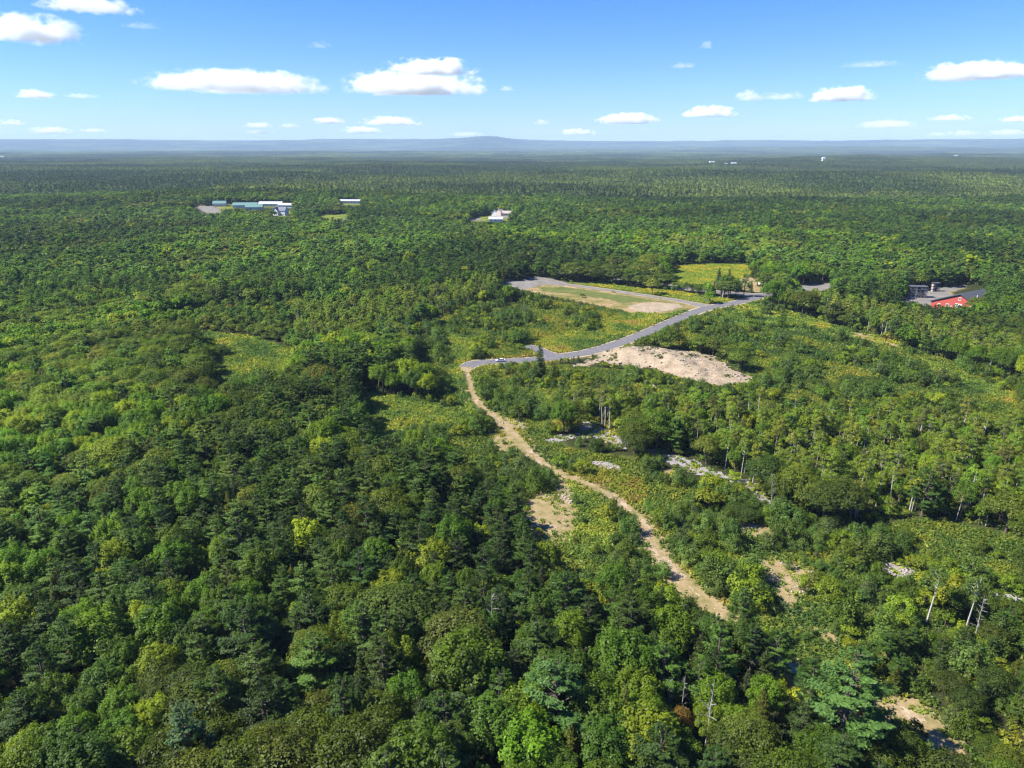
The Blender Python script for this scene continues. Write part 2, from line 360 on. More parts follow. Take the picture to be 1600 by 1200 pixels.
STRIPPX = [(18.2, 526.6), (38.5, 530.4), (65.4, 508.9), (92.9, 484.4), (110.2, 466.7), (101.7, 473.0), (86.5, 472.9), (75.1, 468.7), (62.3, 487.0), (41.3, 503.3), (23.3, 512.2)]

def inside(poly, x, y):
    x = np.asarray(x, float); y = np.asarray(y, float)
    r = np.zeros(x.shape, bool); n = len(poly)
    for i in range(n):
        x0, y0 = poly[i]; x1, y1 = poly[(i + 1) % n]
        if y0 == y1: continue
        c = ((y0 > y) != (y1 > y)) & (x < (x1 - x0) * (y - y0) / (y1 - y0) + x0)
        r ^= c
    return r

def edge_dist(poly, x, y, closed=True):
    x = np.asarray(x, float); y = np.asarray(y, float)
    best = np.full(x.shape, 1e9); n = len(poly)
    for i in range(n if closed else n - 1):
        x0, y0 = poly[i]; x1, y1 = poly[(i + 1) % n]
        dx, dy = x1 - x0, y1 - y0
        t = np.clip(((x - x0) * dx + (y - y0) * dy) / (dx * dx + dy * dy + 1e-9), 0, 1)
        best = np.minimum(best, np.hypot(x - x0 - t * dx, y - y0 - t * dy))
    return best

def signed(poly, x, y):
    d = edge_dist(poly, x, y)
    return np.where(inside(poly, x, y), -d, d)

def smooth_line(pts, ws=None, step=3.0):
    P = np.array(pts, float); W = np.array(ws if ws is not None else [1.0] * len(P), float)
    P = np.vstack([2 * P[0] - P[1], P, 2 * P[-1] - P[-2]]); W = np.concatenate([[W[0]], W, [W[-1]]])
    out = []; wo = []
    for i in range(1, len(P) - 2):
        n = max(2, int(np.linalg.norm(P[i + 1] - P[i]) / step))
        for k in range(n):
            t = k / n
            out.append(0.5 * ((2 * P[i]) + (-P[i - 1] + P[i + 1]) * t + (2 * P[i - 1] - 5 * P[i] + 4 * P[i + 1] - P[i + 2]) * t * t + (-P[i - 1] + 3 * P[i] - 3 * P[i + 1] + P[i + 2]) * t ** 3))
            wo.append(W[i] * (1 - t) + W[i + 1] * t)
    out.append(P[-2]); wo.append(W[-2])
    return np.array(out), np.array(wo)

def strip_area(line, w, x, y):
    """inside a band of width w(s) round a polyline: signed distance"""
    x = np.asarray(x, float); y = np.asarray(y, float)
    best = np.full(x.shape, 1e9)
    for i in range(len(line) - 1):
        x0, y0 = line[i]; x1, y1 = line[i + 1]
        dx, dy = x1 - x0, y1 - y0
        t = np.clip(((x - x0) * dx + (y - y0) * dy) / (dx * dx + dy * dy + 1e-9), 0, 1)
        best = np.minimum(best, np.hypot(x - x0 - t * dx, y - y0 - t * dy) - 0.5 * (w[i] * (1 - t) + w[i + 1] * t))
    return best

road_l, road_w = smooth_line(ROAD, [5.5, 8.2] + [8.4] * (len(ROAD) - 2), 4)
hwy_l, hwy_w = smooth_line(HIGHWAY, [9.5] * len(HIGHWAY), 5)
acc_l, acc_w = smooth_line(ACCESS, [13, 9] + [6.5] * (len(ACCESS) - 2), 4)
stub_l, stub_w = smooth_line(STUB, [7, 7, 8, 8], 3)
track_l, track_w = smooth_line(TRACK, TRACK_W, 2.5)

# ---------------------------------------------------------------- ground sheet
def axis(lo, hi, step, far, g=1.09):
    a = list(np.arange(lo, hi + 0.01, step)); s = step; v = a[-1]
    while v < far: s *= g; v += s; a.append(v)
    s = step; v = a[0]; b = []
    while v > -far: s *= g; v -= s; b.append(v)
    return np.array(b[::-1] + a)
FAR = 31000.0
gx = axis(-330, 330, 2.5, FAR, 1.075)
ya = list(np.arange(60, 720.01, 2.5)); s_ = 2.5; v_ = ya[-1]
while v_ < FAR: s_ = min(s_ * 1.05, 260); v_ += s_; ya.append(v_)
s_ = 2.5; v_ = ya[0]; yb = []
while v_ > -6000: s_ *= 1.15; v_ -= s_; yb.append(v_)
gy = np.array(yb[::-1] + ya)
GX, GY = np.meshgrid(gx, gy)
GZ = height(GX, GY)
nx, ny = len(gx), len(gy)
V = np.stack([GX.ravel(), GY.ravel(), GZ.ravel()], 1)
ii = np.arange(nx * ny).reshape(ny, nx)
F = np.stack([ii[:-1, :-1].ravel(), ii[:-1, 1:].ravel(), ii[1:, 1:].ravel(), ii[1:, :-1].ravel()], 1)
near = (np.abs(GX) < 700) & (GY > 50) & (GY < 1500)
X1 = GX[near]; Y1 = GY[near]
lush = np.zeros(X1.shape); tan = np.zeros(X1.shape)
wob = 3.0 * (vnoise(X1 / 7, Y1 / 7, 3) - 0.5)
for p in MEADOWS + SHRUBS + [GOLDFIELD, VERGE] + FARYARDS[2:]: lush = np.maximum(lush, sstep(2.5, -2.5, signed(p, X1, Y1) + wob))
for p in TANS + [BANK, FIELD, SPRUCEFIELD, BARNYARD, PLOT] + FARYARDS[:2]: tan = np.maximum(tan, sstep(2.5, -1.5, signed(p, X1, Y1) + wob))
for l, w in ((road_l, road_w), (track_l, track_w), (hwy_l, hwy_w), (acc_l, acc_w)): tan = np.maximum(tan, 0.8 * sstep(4.5, 0, strip_area(l, w, X1, Y1) + wob))
cov = np.zeros((nx * ny, 4), np.float32); cov[:, 3] = 1
nr = near.ravel(); cov[nr, 0] = lush; cov[nr, 1] = tan

m_gr, nt, out = new_mat('ground_cover')
pos = geo_pos(nt)
ca = nt.nodes.new('ShaderNodeAttribute'); ca.attribute_name = 'cover'
sp = nt.nodes.new('ShaderNodeSeparateColor'); nt.links.new(ca.outputs['Color'], sp.inputs[0])
floor_c = ramp(nt, noise(nt, 0.25, 7, 0.7, pos), [(0.3, (0.020, 0.026, 0.010)), (0.6, (0.040, 0.046, 0.018)), (0.8, (0.07, 0.06, 0.03))])
far_c = ramp(nt, noise(nt, 0.004, 9, 0.75, pos), [(0.3, (0.035, 0.060, 0.022)), (0.55, (0.055, 0.088, 0.028)), (0.75, (0.08, 0.12, 0.035))])
cd = nt.nodes.new('ShaderNodeVectorMath'); cd.operation = 'LENGTH'; nt.links.new(pos, cd.inputs[0])
mr = nt.nodes.new('ShaderNodeMapRange'); mr.inputs['From Min'].default_value = 3000; mr.inputs['From Max'].default_value = 6000
nt.links.new(cd.outputs['Value'], mr.inputs['Value'])
base_c = mixc(nt, mr.outputs[0], floor_c, far_c)
lush_c = ramp(nt, noise(nt, 0.10, 8, 0.75, pos), [(0.25, (0.05, 0.085, 0.02)), (0.45, (0.10, 0.13, 0.025)), (0.6, (0.17, 0.19, 0.03)), (0.8, (0.22, 0.18, 0.05))])
tan_c = ramp(nt, noise(nt, 0.15, 8, 0.75, pos), [(0.25, (0.12, 0.12, 0.035)), (0.5, (0.26, 0.20, 0.085)), (0.75, (0.40, 0.29, 0.16))])
c = mixc(nt, sp.outputs[0], base_c, lush_c)
c = mixc(nt, sp.outputs[1], c, tan_c)
b = nt.nodes.new('ShaderNodeBsdfDiffuse'); nt.links.new(c, b.inputs['Color'])
bn = nt.nodes.new('ShaderNodeBump'); bn.inputs['Distance'].default_value = 0.4
nt.links.new(noise(nt, 0.8, 6, 0.7, pos), bn.inputs['Height']); nt.links.new(bn.outputs[0], b.inputs['Normal'])
nt.links.new(b.outputs[0], out.inputs['Surface'])
me = mesh_np('ground', V, F, [m_gr], smooth=True)
ca_ = me.color_attributes.new('cover', 'FLOAT_COLOR', 'POINT'); ca_.data.foreach_set('color', cov.ravel())
tag(link('ground', me), kind='structure')

def strip(name, line, w, z, mat):
    n = len(line); d = np.gradient(line, axis=0); d /= np.linalg.norm(d, axis=1)[:, None] + 1e-9
    nrm = np.stack([-d[:, 1], d[:, 0]], 1)
    js = rng.normal(0, 0.12, (n, 2))
    rows = []
    for j, t in enumerate((-0.5, -0.25, 0, 0.25, 0.5)):
        ww = w * t + (js[:, 0] if j == 0 else js[:, 1] if j == 4 else 0)
        p = line + nrm * ww[:, None]
        rows.append(np.column_stack([p, height(p[:, 0], p[:, 1]) + z]))
    V = np.vstack(rows); i = np.arange(n - 1); F = []
    for j in range(4): F.append(np.stack([j * n + i, (j + 1) * n + i, (j + 1) * n + i + 1, j * n + i + 1], 1)[:, ::-1])
    return tag(link(name, mesh_np(name, V, np.vstack(F), [mat])), kind='structure')

def ragged(name, sd, bbox, cell, z, mat, rag=1.0, holes=0.0, hz=None):
    x0, x1, y0, y1 = bbox
    xs = np.arange(x0, x1 + cell, cell); ys = np.arange(y0, y1 + cell, cell)
    X, Y = np.meshgrid(xs, ys)
    cx = 0.5 * (X[:-1, :-1] + X[1:, 1:]); cy = 0.5 * (Y[:-1, :-1] + Y[1:, 1:])
    s = sd(cx, cy) + rag * (fbm(cx / 2.2, cy / 2.2, 51, 3) - 0.5) * 2
    if holes: s = s + np.where(fbm(cx / 3.5, cy / 3.5, 61, 3) > 1 - holes, 50, 0)
    k = (s < 0)
    i = np.arange(X.size).reshape(X.shape)
    F = np.stack([i[:-1, :-1][k], i[:-1, 1:][k], i[1:, 1:][k], i[1:, :-1][k]], 1)
    if not len(F): return None
    X = X + (vnoise(X * 1.7, Y * 1.7, 9) - .5) * cell * 0.5; Y = Y + (vnoise(X * 1.7, Y * 1.7, 19) - .5) * cell * 0.5
    Z = height(X, Y) + z + (hz(X, Y) if hz else 0)
    V = np.stack([X.ravel(), Y.ravel(), Z.ravel()], 1)
    u, inv = np.unique(F, return_inverse=True)
    return tag(link(name, mesh_np(name, V[u], inv.reshape(F.shape), [mat], smooth=bool(hz))), kind='structure')

def bb(p, m=3):
    a = np.array(p); return (a[:, 0].min() - m, a[:, 0].max() + m, a[:, 1].min() - m, a[:, 1].max() + m)

strip('road_shoulder', road_l, road_w + 2.2, 0.050, M_SHOULDER)
strip('road_shoulder', hwy_l, hwy_w + 2.0, 0.054, M_SHOULDER)
strip('road_shoulder', acc_l, acc_w + 1.6, 0.046, M_SHOULDER)
strip('road_shoulder', stub_l, stub_w + 2.0, 0.042, M_SHOULDER)
strip('access_road', acc_l, acc_w, 0.070, M_OLDASPH)
strip('turning_stub', stub_l, stub_w, 0.074, M_ASPH)
strip('road', road_l, road_w, 0.080, M_ASPH)
strip('highway', hwy_l, hwy_w, 0.086, M_ASPH)
ragged('parking_lot', lambda x, y: signed(LOT, x, y), bb(LOT), 1.2, 0.062, M_OLDASPH, 0.6)
ragged('field', lambda x, y: signed(FIELD, x, y), bb(FIELD), 1.5, 0.030, M_FIELD, 1.5)
ragged('sand_patch', lambda x, y: signed(SANDPATCH, x, y), bb(SANDPATCH), 1.0, 0.10, M_SAND, 1.2, hz=lambda x, y: 0.5 * fbm(x / 5, y / 5, 3) * sstep(0, -5, signed(SANDPATCH, x, y)))
ragged('roadside_bank', lambda x, y: signed(BANK, x, y), bb(BANK), 1.2, 0.034, M_BANK, 2.0)
ragged('yard_gravel', lambda x, y: signed(BARNYARD, x, y), bb(BARNYARD), 1.5, 0.034, M_OLDASPH, 2.0)
ragged('yard_gravel', lambda x, y: signed(PLOT, x, y), bb(PLOT), 1.5, 0.034, M_OLDASPH, 2.0)
ragged('yard_lawn', lambda x, y: signed(SPRUCEFIELD, x, y), bb(SPRUCEFIELD), 1.5, 0.034, M_TAN, 2.0)
ragged('grassy_belt', lambda x, y: strip_area(track_l, track_w + 3.5 + 4.0 * (vnoise(track_l[:, 0] / 14, track_l[:, 1] / 14, 15)), x, y), bb(TRACK, 8), 0.8, 0.10, M_TAN, 2.2, 0.16)
def ruts(x, y):
    c = strip_area(track_l, track_w * 0, x, y)                       # distance from the middle of the track
    worn = fbm(x / 11., y / 11., 66, 3)
    rut = np.abs(c - 0.95) - 0.50
    patch = c - 2.6 * sstep(0.51, 0.64, worn)
    return np.minimum(rut + 0.9 * sstep(0.60, 0.40, worn), patch)
ragged('dirt_track', ruts, bb(TRACK, 6), 0.45, 0.15, M_TRACK, 0.75)
ragged('sandy_path', lambda x, y: signed(SANDTRACK, x, y), bb(SANDTRACK), 0.8, 0.06, M_SAND, 1.2)
for p in GRAVELS: ragged('gravel_patch', lambda x, y, p=p: signed(p, x, y), bb(p), 0.7, 0.09, M_GRAVEL, 1.8, 0.22)
for p in TANS[:9]: ragged('bare_clearing', lambda x, y, p=p: signed(p, x, y), bb(p), 0.9, 0.07, M_TAN, 2.2, 0.2)
for p in FARYARDS[:2] + TANS[9:]: ragged('far_yard', lambda x, y, p=p: signed(p, x, y), bb(p), 4, 0.25, M_OLDASPH, 3.5)

GREENSTRIP = [(x, y) for x, y in STRIPPX]
ragged('grass_strip', lambda x, y: signed(GREENSTRIP, x, y), bb(GREENSTRIP), 1.2, 0.055, M_GREEN, 2.0)
def mound_h(x, y):
    s = -signed(MOUND, x, y)
    core = sstep(0, 13, s)
    cx = sstep(-5, 32, x) * sstep(95, 78, x) if False else 1.0
    g = np.abs(fbm(x / 9, y / 9, 71, 4) - 0.5) * 2
    h = core * (1.4 + 3.2 * sstep(30, 60, x) * sstep(98, 70, x)) * (0.55 + 0.9 * fbm(x / 12, y / 12, 81, 3)) - 2.4 * core * g + 0.35 * fbm(x / 1.8, y / 1.8, 91, 3) * sstep(0, 3, s)
    return np.maximum(h, 0.03)
ragged('sand_mound', lambda x, y: signed(MOUND, x, y), bb(MOUND, 8), 0.8, 0.05, M_SAND, 4.5, hz=mound_h)

# ---------------------------------------------------------------- plants: shapes
def leaves(c, n, size, r, jit=0.5, aspect=0.62):
    """rhombic leaf sprays at centres c, facing n"""
    k = len(c)
    n = n + r.normal(0, jit, (k, 3)); n /= np.linalg.norm(n, axis=1)[:, None] + 1e-9
    t = r.normal(0, 1, (k, 3)); t -= (t * n).sum(1)[:, None] * n; t /= np.linalg.norm(t, axis=1)[:, None] + 1e-9
    b = np.cross(n, t)
    s = (size * r.uniform(0.65, 1.35, k))[:, None]
    bend = n * s * 0.22
    v = np.stack([c - t * s, c - b * s * aspect - bend, c + t * s, c + b * s * aspect - bend], 1).reshape(-1, 3)
    i = np.arange(k) * 4
    f = np.stack([i, i + 1, i + 2, i + 3], 1)
    return v, f

def sph(k, r):
    v = r.normal(0, 1, (k, 3)); return v / np.linalg.norm(v, axis=1)[:, None]

def broad_shape(seed, h, rad, style, nleaf, size):
    r = np.random.default_rng(seed)
    nl = {'maple': 30, 'oak': 26, 'round': 20, 'shrub': 9, 'birch': 17}[style]
    if nleaf < 400: nl = max(6, nl // 3)
    cz0, cz1 = {'maple': (0.30, 0.97), 'oak': (0.36, 0.95), 'round': (0.30, 0.95), 'shrub': (0.12, 0.92), 'birch': (0.56, 0.98)}[style]
    zc = h * (cz0 + cz1) / 2; hz = h * (cz1 - cz0) / 2
    L = []
    tries = 0
    while len(L) < nl and tries < 900:
        tries += 1
        d = sph(1, r)[0]; d[2] = abs(d[2]) * 1.15 - 0.32
        if style == 'birch': d[2] = r.uniform(-0.95, 1)
        w = r.uniform(0.50, 0.86)
        pr = 1.0 if style != 'birch' else (1 - 0.35 * d[2])
        p = np.array([d[0] * rad * w * pr, d[1] * rad * w * pr, zc + d[2] * hz * min(1, w + 0.1)])
        lr = rad * r.uniform(0.24, 0.40) if style != 'birch' else rad * r.uniform(0.28, 0.44)
        if all(np.linalg.norm(p - q[0]) > 0.55 * (lr + q[1]) for q in L) or tries > 500: L.append((p, lr))
    per = nleaf // len(L)
    C = []; N = []; A = []
    for p, lr in L:
        k = int(per * r.uniform(0.8, 1.2))
        if style in ('maple',):
            st = np.array([0.72, 0.72, 1.35])
        elif style == 'birch':
            st = np.array([1.0, 1.0, 0.75])
        else:
            st = np.array([1.0, 1.0, 0.85])
        d = sph(k, r)
        d = d[d[:, 2] > -0.55 + 0.2 * r.random(len(d))]
        rr = lr * (1 - 0.45 * r.random(len(d)) ** 2.2)
        lump = 1 + 0.22 * np.sin(d[:, 0] * 6 + seed) * np.sin(d[:, 1] * 5 + lr * 9) + 0.12 * np.sin(d[:, 2] * 9 + p[0])
        q = p + d * (rr * lump)[:, None] * st
        C.append(q)
        out = q - np.array([0, 0, zc - 0.3 * hz]); out /= np.linalg.norm(out, axis=1)[:, None] + 1e-9
        nn = d * 0.75 + out * 0.35 + np.array([0, 0, 0.35])
        N.append(nn)
        A.append(np.clip(0.5 + r.normal(0, 0.14) + r.normal(0, 0.17, len(d)), 0, 1))
    C = np.vstack(C); N = np.vstack(N); A = np.concatenate(A)
    v, f = leaves(C, N, size, r, 0.42)
    tr = MB()
    tr_r = {'birch': 0.0105, 'shrub': 0.02}.get(style, 0.02) * h
    top = zc + hz * 0.5
    lx, ly = r.normal(0, 0.03 * h, 2)
    tr.tube([(0, 0, -0.4), (lx * 0.2, ly * 0.2, h * 0.2), (lx * 0.6, ly * 0.6, h * 0.5), (lx, ly, top)], [tr_r * 1.25, tr_r, tr_r * 0.75, tr_r * 0.2], 6)
    if nleaf >= 300:
        for p, lr in L[:12 if style != 'birch' else 9]:
            z0 = max(0.2 * h, p[2] - np.hypot(p[0], p[1]) * 1.1)
            z0 = min(z0, top * 0.95)
            tr.tube([(lx * z0 / top, ly * z0 / top, z0), (p[0] * 0.6, p[1] * 0.6, (z0 + p[2]) / 2 + 0.2), (p[0] * 0.96, p[1] * 0.96, p[2])], [tr_r * 0.5, tr_r * 0.32, tr_r * 0.1], 4)
    return v, f, A, tr

def conifer_shape(seed, h, rad, style, nleaf, size):
    """white pine: irregular whorls of long level boughs with flat, tufted sprays; spruce: dense cone of drooping boughs; young: low bushy cone"""
    r = np.random.default_rng(seed)
    z0 = {'pine': 0.22, 'spruce': 0.08, 'young': 0.05}[style] * h
    nw = {'pine': 13, 'spruce': 20, 'young': 8}[style]
    if nleaf < 500: nw = max(4, nw // 2)
    C = []; N = []; A = []; tr = MB()
    br = []
    for w in range(nw):
        t = (w + 0.3 * r.random()) / nw
        z = z0 + (h * 0.965 - z0) * t ** (0.92 if style == 'pine' else 1.0)
        for b_ in range(r.integers(4, 7) if style != 'spruce' else 7):
            if style == 'pine':
                L = rad * (1 - t) ** 0.62 * r.uniform(0.55, 1.18) * (0.75 + 0.25 * min(1, t * 4)) + 0.35
                rise = r.uniform(-0.04, 0.42) + 0.3 * t
            elif style == 'spruce':
                L = rad * (1 - t) ** 0.9 * r.uniform(0.8, 1.12) + 0.12; rise = r.uniform(-0.35, -0.1) + 0.55 * t
            else:
                L = rad * (1 - t) ** 0.5 * r.uniform(0.7, 1.12) + 0.1; rise = r.uniform(0.2, 0.5)
            az = r.uniform(0, 2 * math.pi)
            br.append((z + r.normal(0, 0.012 * h), az, L, rise))
    tot = sum(b[2] ** 1.5 for b in br)
    for z, az, L, rise in br:
        k = max(3, int(nleaf * L ** 1.5 / tot))
        u = np.array([math.cos(az), math.sin(az)]); w = np.array([-u[1], u[0]])
        s = r.uniform(0.12 if style != 'pine' else 0.28, 1.0, k) ** 0.8
        lat = r.uniform(-1, 1, k) * L * 0.30 * np.sin(np.clip(s, 0.1, 1) * 2.6) ** 1
        # cluster into tufts
        nt_ = max(2, int(L * 2.2)); ts = r.uniform(0.3, 1.0, nt_); tl = r.uniform(-1, 1, nt_) * L * 0.3
        if style == 'pine':
            g = r.integers(0, nt_, k); s = 0.35 * s + 0.65 * (ts[g] + r.normal(0, 0.05, k)); lat = 0.25 * lat + 0.75 * (tl[g] * np.sin(ts[g] * 2.6) + r.normal(0, 0.10 * L, k))
        q = np.empty((k, 3))
        q[:, 0] = u[0] * L * s + w[0] * lat; q[:, 1] = u[1] * L * s + w[1] * lat
        q[:, 2] = z + L * rise * s + 0.12 * L * s * s + r.normal(0, 0.11, k) * (1.0 if style != 'young' else 2.0) * max(1.0, size / 0.3) + (0.10 * L * (1 - (lat / (0.3 * L + 0.01)) ** 2)) * 0.6
        C.append(q)
        nn = np.tile(np.array([u[0] * 0.45, u[1] * 0.45, 1.0 if style == 'pine' else 0.65]), (k, 1)); N.append(nn)
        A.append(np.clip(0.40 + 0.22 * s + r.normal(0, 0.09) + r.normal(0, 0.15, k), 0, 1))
        if nleaf > 1500 or (nleaf > 500 and style == 'pine'):
            tr.tube([(0, 0, z), (u[0] * L * .5, u[1] * L * .5, z + L * rise * .5), (u[0] * L * .92, u[1] * L * .92, z + L * rise * .92 + 0.1 * L)], [0.012 * L + .015, 0.008 * L + .01, 0.01], 3)
    C = np.vstack(C); N = np.vstack(N); A = np.concatenate(A)
    v, f = leaves(C, N, size, r, 0.34, 0.5)
    tr_r = 0.016 * h
    tr.tube([(0, 0, -0.4), (0, 0, h * 0.5), (0, 0, h * 0.97)], [tr_r * 1.3, tr_r * 0.8, 0.03], 6)
    return v, f, A, tr

def snag_shape(seed, h):
    r = np.random.default_rng(seed); tr = MB()
    lx, ly = r.normal(0, 0.06 * h, 2)
    tr.tube([(0, 0, -0.4), (lx * .4, ly * .4, h * .5), (lx, ly, h)], [0.13, 0.09, 0.02], 6)
    for k in range(16):
        t = r.uniform(0.4, 0.97); a = r.uniform(0, 6.28); L = h * 0.17 * (1.25 - t) * r.uniform(0.6, 1.5)
        p = np.array([lx * t * t, ly * t * t, h * t]); q = p + np.array([math.cos(a) * L, math.sin(a) * L, L * r.uniform(0.1, 0.7)])
        tr.tube([p, (p + q) / 2 + (0, 0, 0.05 * L), q], [0.045, 0.03, 0.012], 3)
        a2 = a + r.uniform(-0.9, 0.9); m_ = (p + q) / 2
        tr.tube([m_, m_ + np.array([math.cos(a2), math.sin(a2), 0.5]) * L * 0.45], [0.022, 0.008], 3)
    return tr

def tuft_shape(seed, n=26):
    r = np.random.default_rng(seed)
    c = np.column_stack([r.normal(0, 0.33, n), r.normal(0, 0.33, n), r.uniform(0.08, 0.5, n)])
    v, f = leaves(c, np.tile((0, 0, 1.0), (n, 1)), 0.26, r, 0.6, 0.55)
    return v, f, np.clip(r.normal(0.5, 0.2, n), 0, 1)

PROTO = bpy.data.collections.new('plant_kinds')     # not linked to the scene
class Kind: pass
KINDS = {}
def add_kind(name, maker, dims, variants, lods, bark):
    """lods: list of (leaf count, leaf size); each gives meshes (crown, trunk, joined)"""
    K = Kind(); K.h, K.r = dims; K.crown = []; K.trunk = []; K.join = []
    for li, (nl, sz) in enumerate(lods):
        cr = []; tk = []; jn = []
        for v in range(variants if li < 2 else max(2, variants - 1)):
            vv, ff, A, tr = maker(1000 * len(KINDS) + 17 * v + 3, nl, sz)
            nv = len(vv)
            if li == 0:
                cr.append(mesh_np(name + '_crown', vv, ff, [M_LEAF], fattr=A))
                tk.append(tr.mesh(name + '_trunk', [bark]))
            tf = [tuple(i + nv for i in f) for f in tr.f if len(f) in (4,)]
            V = np.vstack([vv, np.array(tr.v)]); Fq = np.vstack([ff, np.array(tf).reshape(-1, 4)])
            if li > 1 and style_of(name) != 'birch':
                V = vv; Fq = ff; tf = []
            me = mesh_np(name + '_whole', V, Fq, [M_LEAF, bark], fmat=np.concatenate([np.zeros(len(ff)), np.ones(len(tf))]), fattr=np.concatenate([A, np.zeros(len(tf))]))
            o = bpy.data.objects.new('k%03d_%s' % (len(PROTO.objects), name), me)
            PROTO.objects.link(o)
            jn.append(len(PROTO.objects) - 1)
        K.crown.append(cr); K.trunk.append(tk); K.join.append(jn)
    K.whole = [PROTO.objects[i].data for i in K.join[0]]
    KINDS[name] = K
def style_of(n): return 'birch' if 'birch' in n else ''

add_kind('maple_tree', lambda s, n, z: broad_shape(s, 13, 4.3, 'maple', n, z), (13, 4.3), 4, [(10500, 0.175), (1500, 0.46), (220, 1.15)], M_BARK)
add_kind('oak_tree', lambda s, n, z: broad_shape(s, 12.5, 5.0, 'oak', n, z), (12.5, 5.0), 4, [(11500, 0.185), (1600, 0.50), (240, 1.25)], M_BARK)
add_kind('pine_tree', lambda s, n, z: conifer_shape(s, 17, 4.6, 'pine', n, z), (17, 4.6), 5, [(11500, 0.175), (1800, 0.44), (260, 1.1)], M_BARK)
add_kind('spruce_tree', lambda s, n, z: conifer_shape(s, 14, 2.7, 'spruce', n, z), (14, 2.7), 3, [(7500, 0.15), (1200, 0.38), (180, 0.95)], M_BARK)
add_kind('birch_tree', lambda s, n, z: broad_shape(s, 14, 2.3, 'birch', n, z), (14, 2.3), 5, [(2600, 0.16), (600, 0.34), (120, 0.8)], M_PALEBARK)
add_kind('young_pine', lambda s, n, z: conifer_shape(s, 3.2, 1.5, 'young', n, z), (3.2, 1.5), 3, [(1500, 0.11), (400, 0.22), (70, 0.5)], M_BARK)
add_kind('leafy_shrub', lambda s, n, z: broad_shape(s, 3.4, 1.9, 'shrub', n, z), (3.4, 1.9), 3, [(1600, 0.12), (420, 0.24), (70, 0.55)], M_BARK)
SNAGS = [snag_shape(s, 11).mesh('dead_tree', [M_DEAD]) for s in (5, 6, 7)]
TUFT0 = len(PROTO.objects)
for s in range(4):
    v, f, A = tuft_shape(s)
    PROTO.objects.link(bpy.data.objects.new('k%03d_tuft' % len(PROTO.objects), mesh_np('tuft', v, f, [M_LEAF], fattr=A)))

# ---------------------------------------------------------------- plants: where each stands
TINT = {
 'maple_tree': [((0.050, 0.105, 0.016), 5), ((0.072, 0.130, 0.018), 3), ((0.040, 0.085, 0.022), 3), ((0.110, 0.165, 0.020), 1), ((0.19, 0.25, 0.022), 0.25)],
 'oak_tree': [((0.048, 0.082, 0.018), 4), ((0.060, 0.094, 0.022), 3), ((0.036, 0.062, 0.020), 3), ((0.070, 0.098, 0.028), 1.5), ((0.100, 0.085, 0.035), 0.06)],
 'pine_tree': [((0.036, 0.078, 0.030), 4), ((0.050, 0.098, 0.036), 3), ((0.030, 0.062, 0.030), 3), ((0.060, 0.115, 0.046), 1.5)],
 'spruce_tree': [((0.034, 0.058, 0.022), 3), ((0.058, 0.078, 0.016), 3), ((0.028, 0.050, 0.030), 2)],
 'birch_tree': [((0.098, 0.155, 0.034), 4), ((0.076, 0.130, 0.031), 3), ((0.115, 0.155, 0.040), 2), ((0.080, 0.105, 0.045), 1.5)],
 'young_pine': [((0.046, 0.092, 0.037), 4), ((0.060, 0.110, 0.046), 3), ((0.055, 0.095, 0.062), 1.5), ((0.050, 0.088, 0.020), 2)],
 'leafy_shrub': [((0.078, 0.135, 0.022), 4), ((0.110, 0.160, 0.024), 2.5), ((0.120, 0.155, 0.022), 1.2), ((0.045, 0.080, 0.020), 2)],
}
TONES = [((0.19, 0.25, 0.02), 'bright lime green'), ((0.11, 0.16, 0.02), 'yellow green'), ((0.072, 0.13, 0.018), 'fresh green'), ((0.05, 0.1, 0.018), 'mid green'), ((0.04, 0.08, 0.022), 'deep green'),
         ((0.05, 0.078, 0.018), 'olive green'), ((0.066, 0.092, 0.022), 'soft olive'), ((0.036, 0.06, 0.02), 'dark green'), ((0.085, 0.105, 0.028), 'khaki green'), ((0.115, 0.095, 0.035), 'rust tinged'),
         ((0.05, 0.098, 0.036), 'cool green'), ((0.06, 0.115, 0.046), 'pale bluish green'), ((0.03, 0.062, 0.03), 'blackish green'), ((0.085, 0.135, 0.03), 'light green'), ((0.115, 0.155, 0.04), 'pale yellow green'),
         ((0.055, 0.095, 0.062), 'silvery blue green'), ((0.028, 0.05, 0.03), 'very dark green'), ((0.08, 0.105, 0.045), 'grey green')]
def tone(c):
    a = np.array(c); a = a / 1.0
    return min(TONES, key=lambda t: np.abs(np.log((np.array(t[0]) + .005) / (a + .005))).sum())[1]

P_k = []; P_x = []; P_y = []; P_h = []; P_r = []; P_t = []
def put(kind, x, y, h, rad=None, tint=None):
    K = KINDS[kind]
    P_k.append(kind); P_x.append(float(x)); P_y.append(float(y)); P_h.append(float(h))
    P_r.append(float(rad if rad else K.r * h / K.h)); P_t.append(tint)

HARD = [BARNPAD, LOT, FIELD, SANDPATCH, MOUND, GOLDFIELD, SPRUCEFIELD, BARNYARD, PLOT, VERGE] + FARYARDS
SEE = [BARNPAD, CLEAR_L, MEADOWS[1], MEADOWS[3], LOT, FIELD, SANDPATCH, MOUND, GOLDFIELD, BARNYARD, PLOT, BANK] + GRAVELS + TANS[:9] + DRYCLEAR + FARYARDS
lines_hard = ((road_l, road_w + 3.5), (hwy_l, hwy_w + 3), (acc_l, acc_w + 3), (stub_l, stub_w + 2.5), (track_l, np.where((track_l[:, 1] > 128) | (track_l[:, 1] < 109), track_w + 1.5, 0.8)))

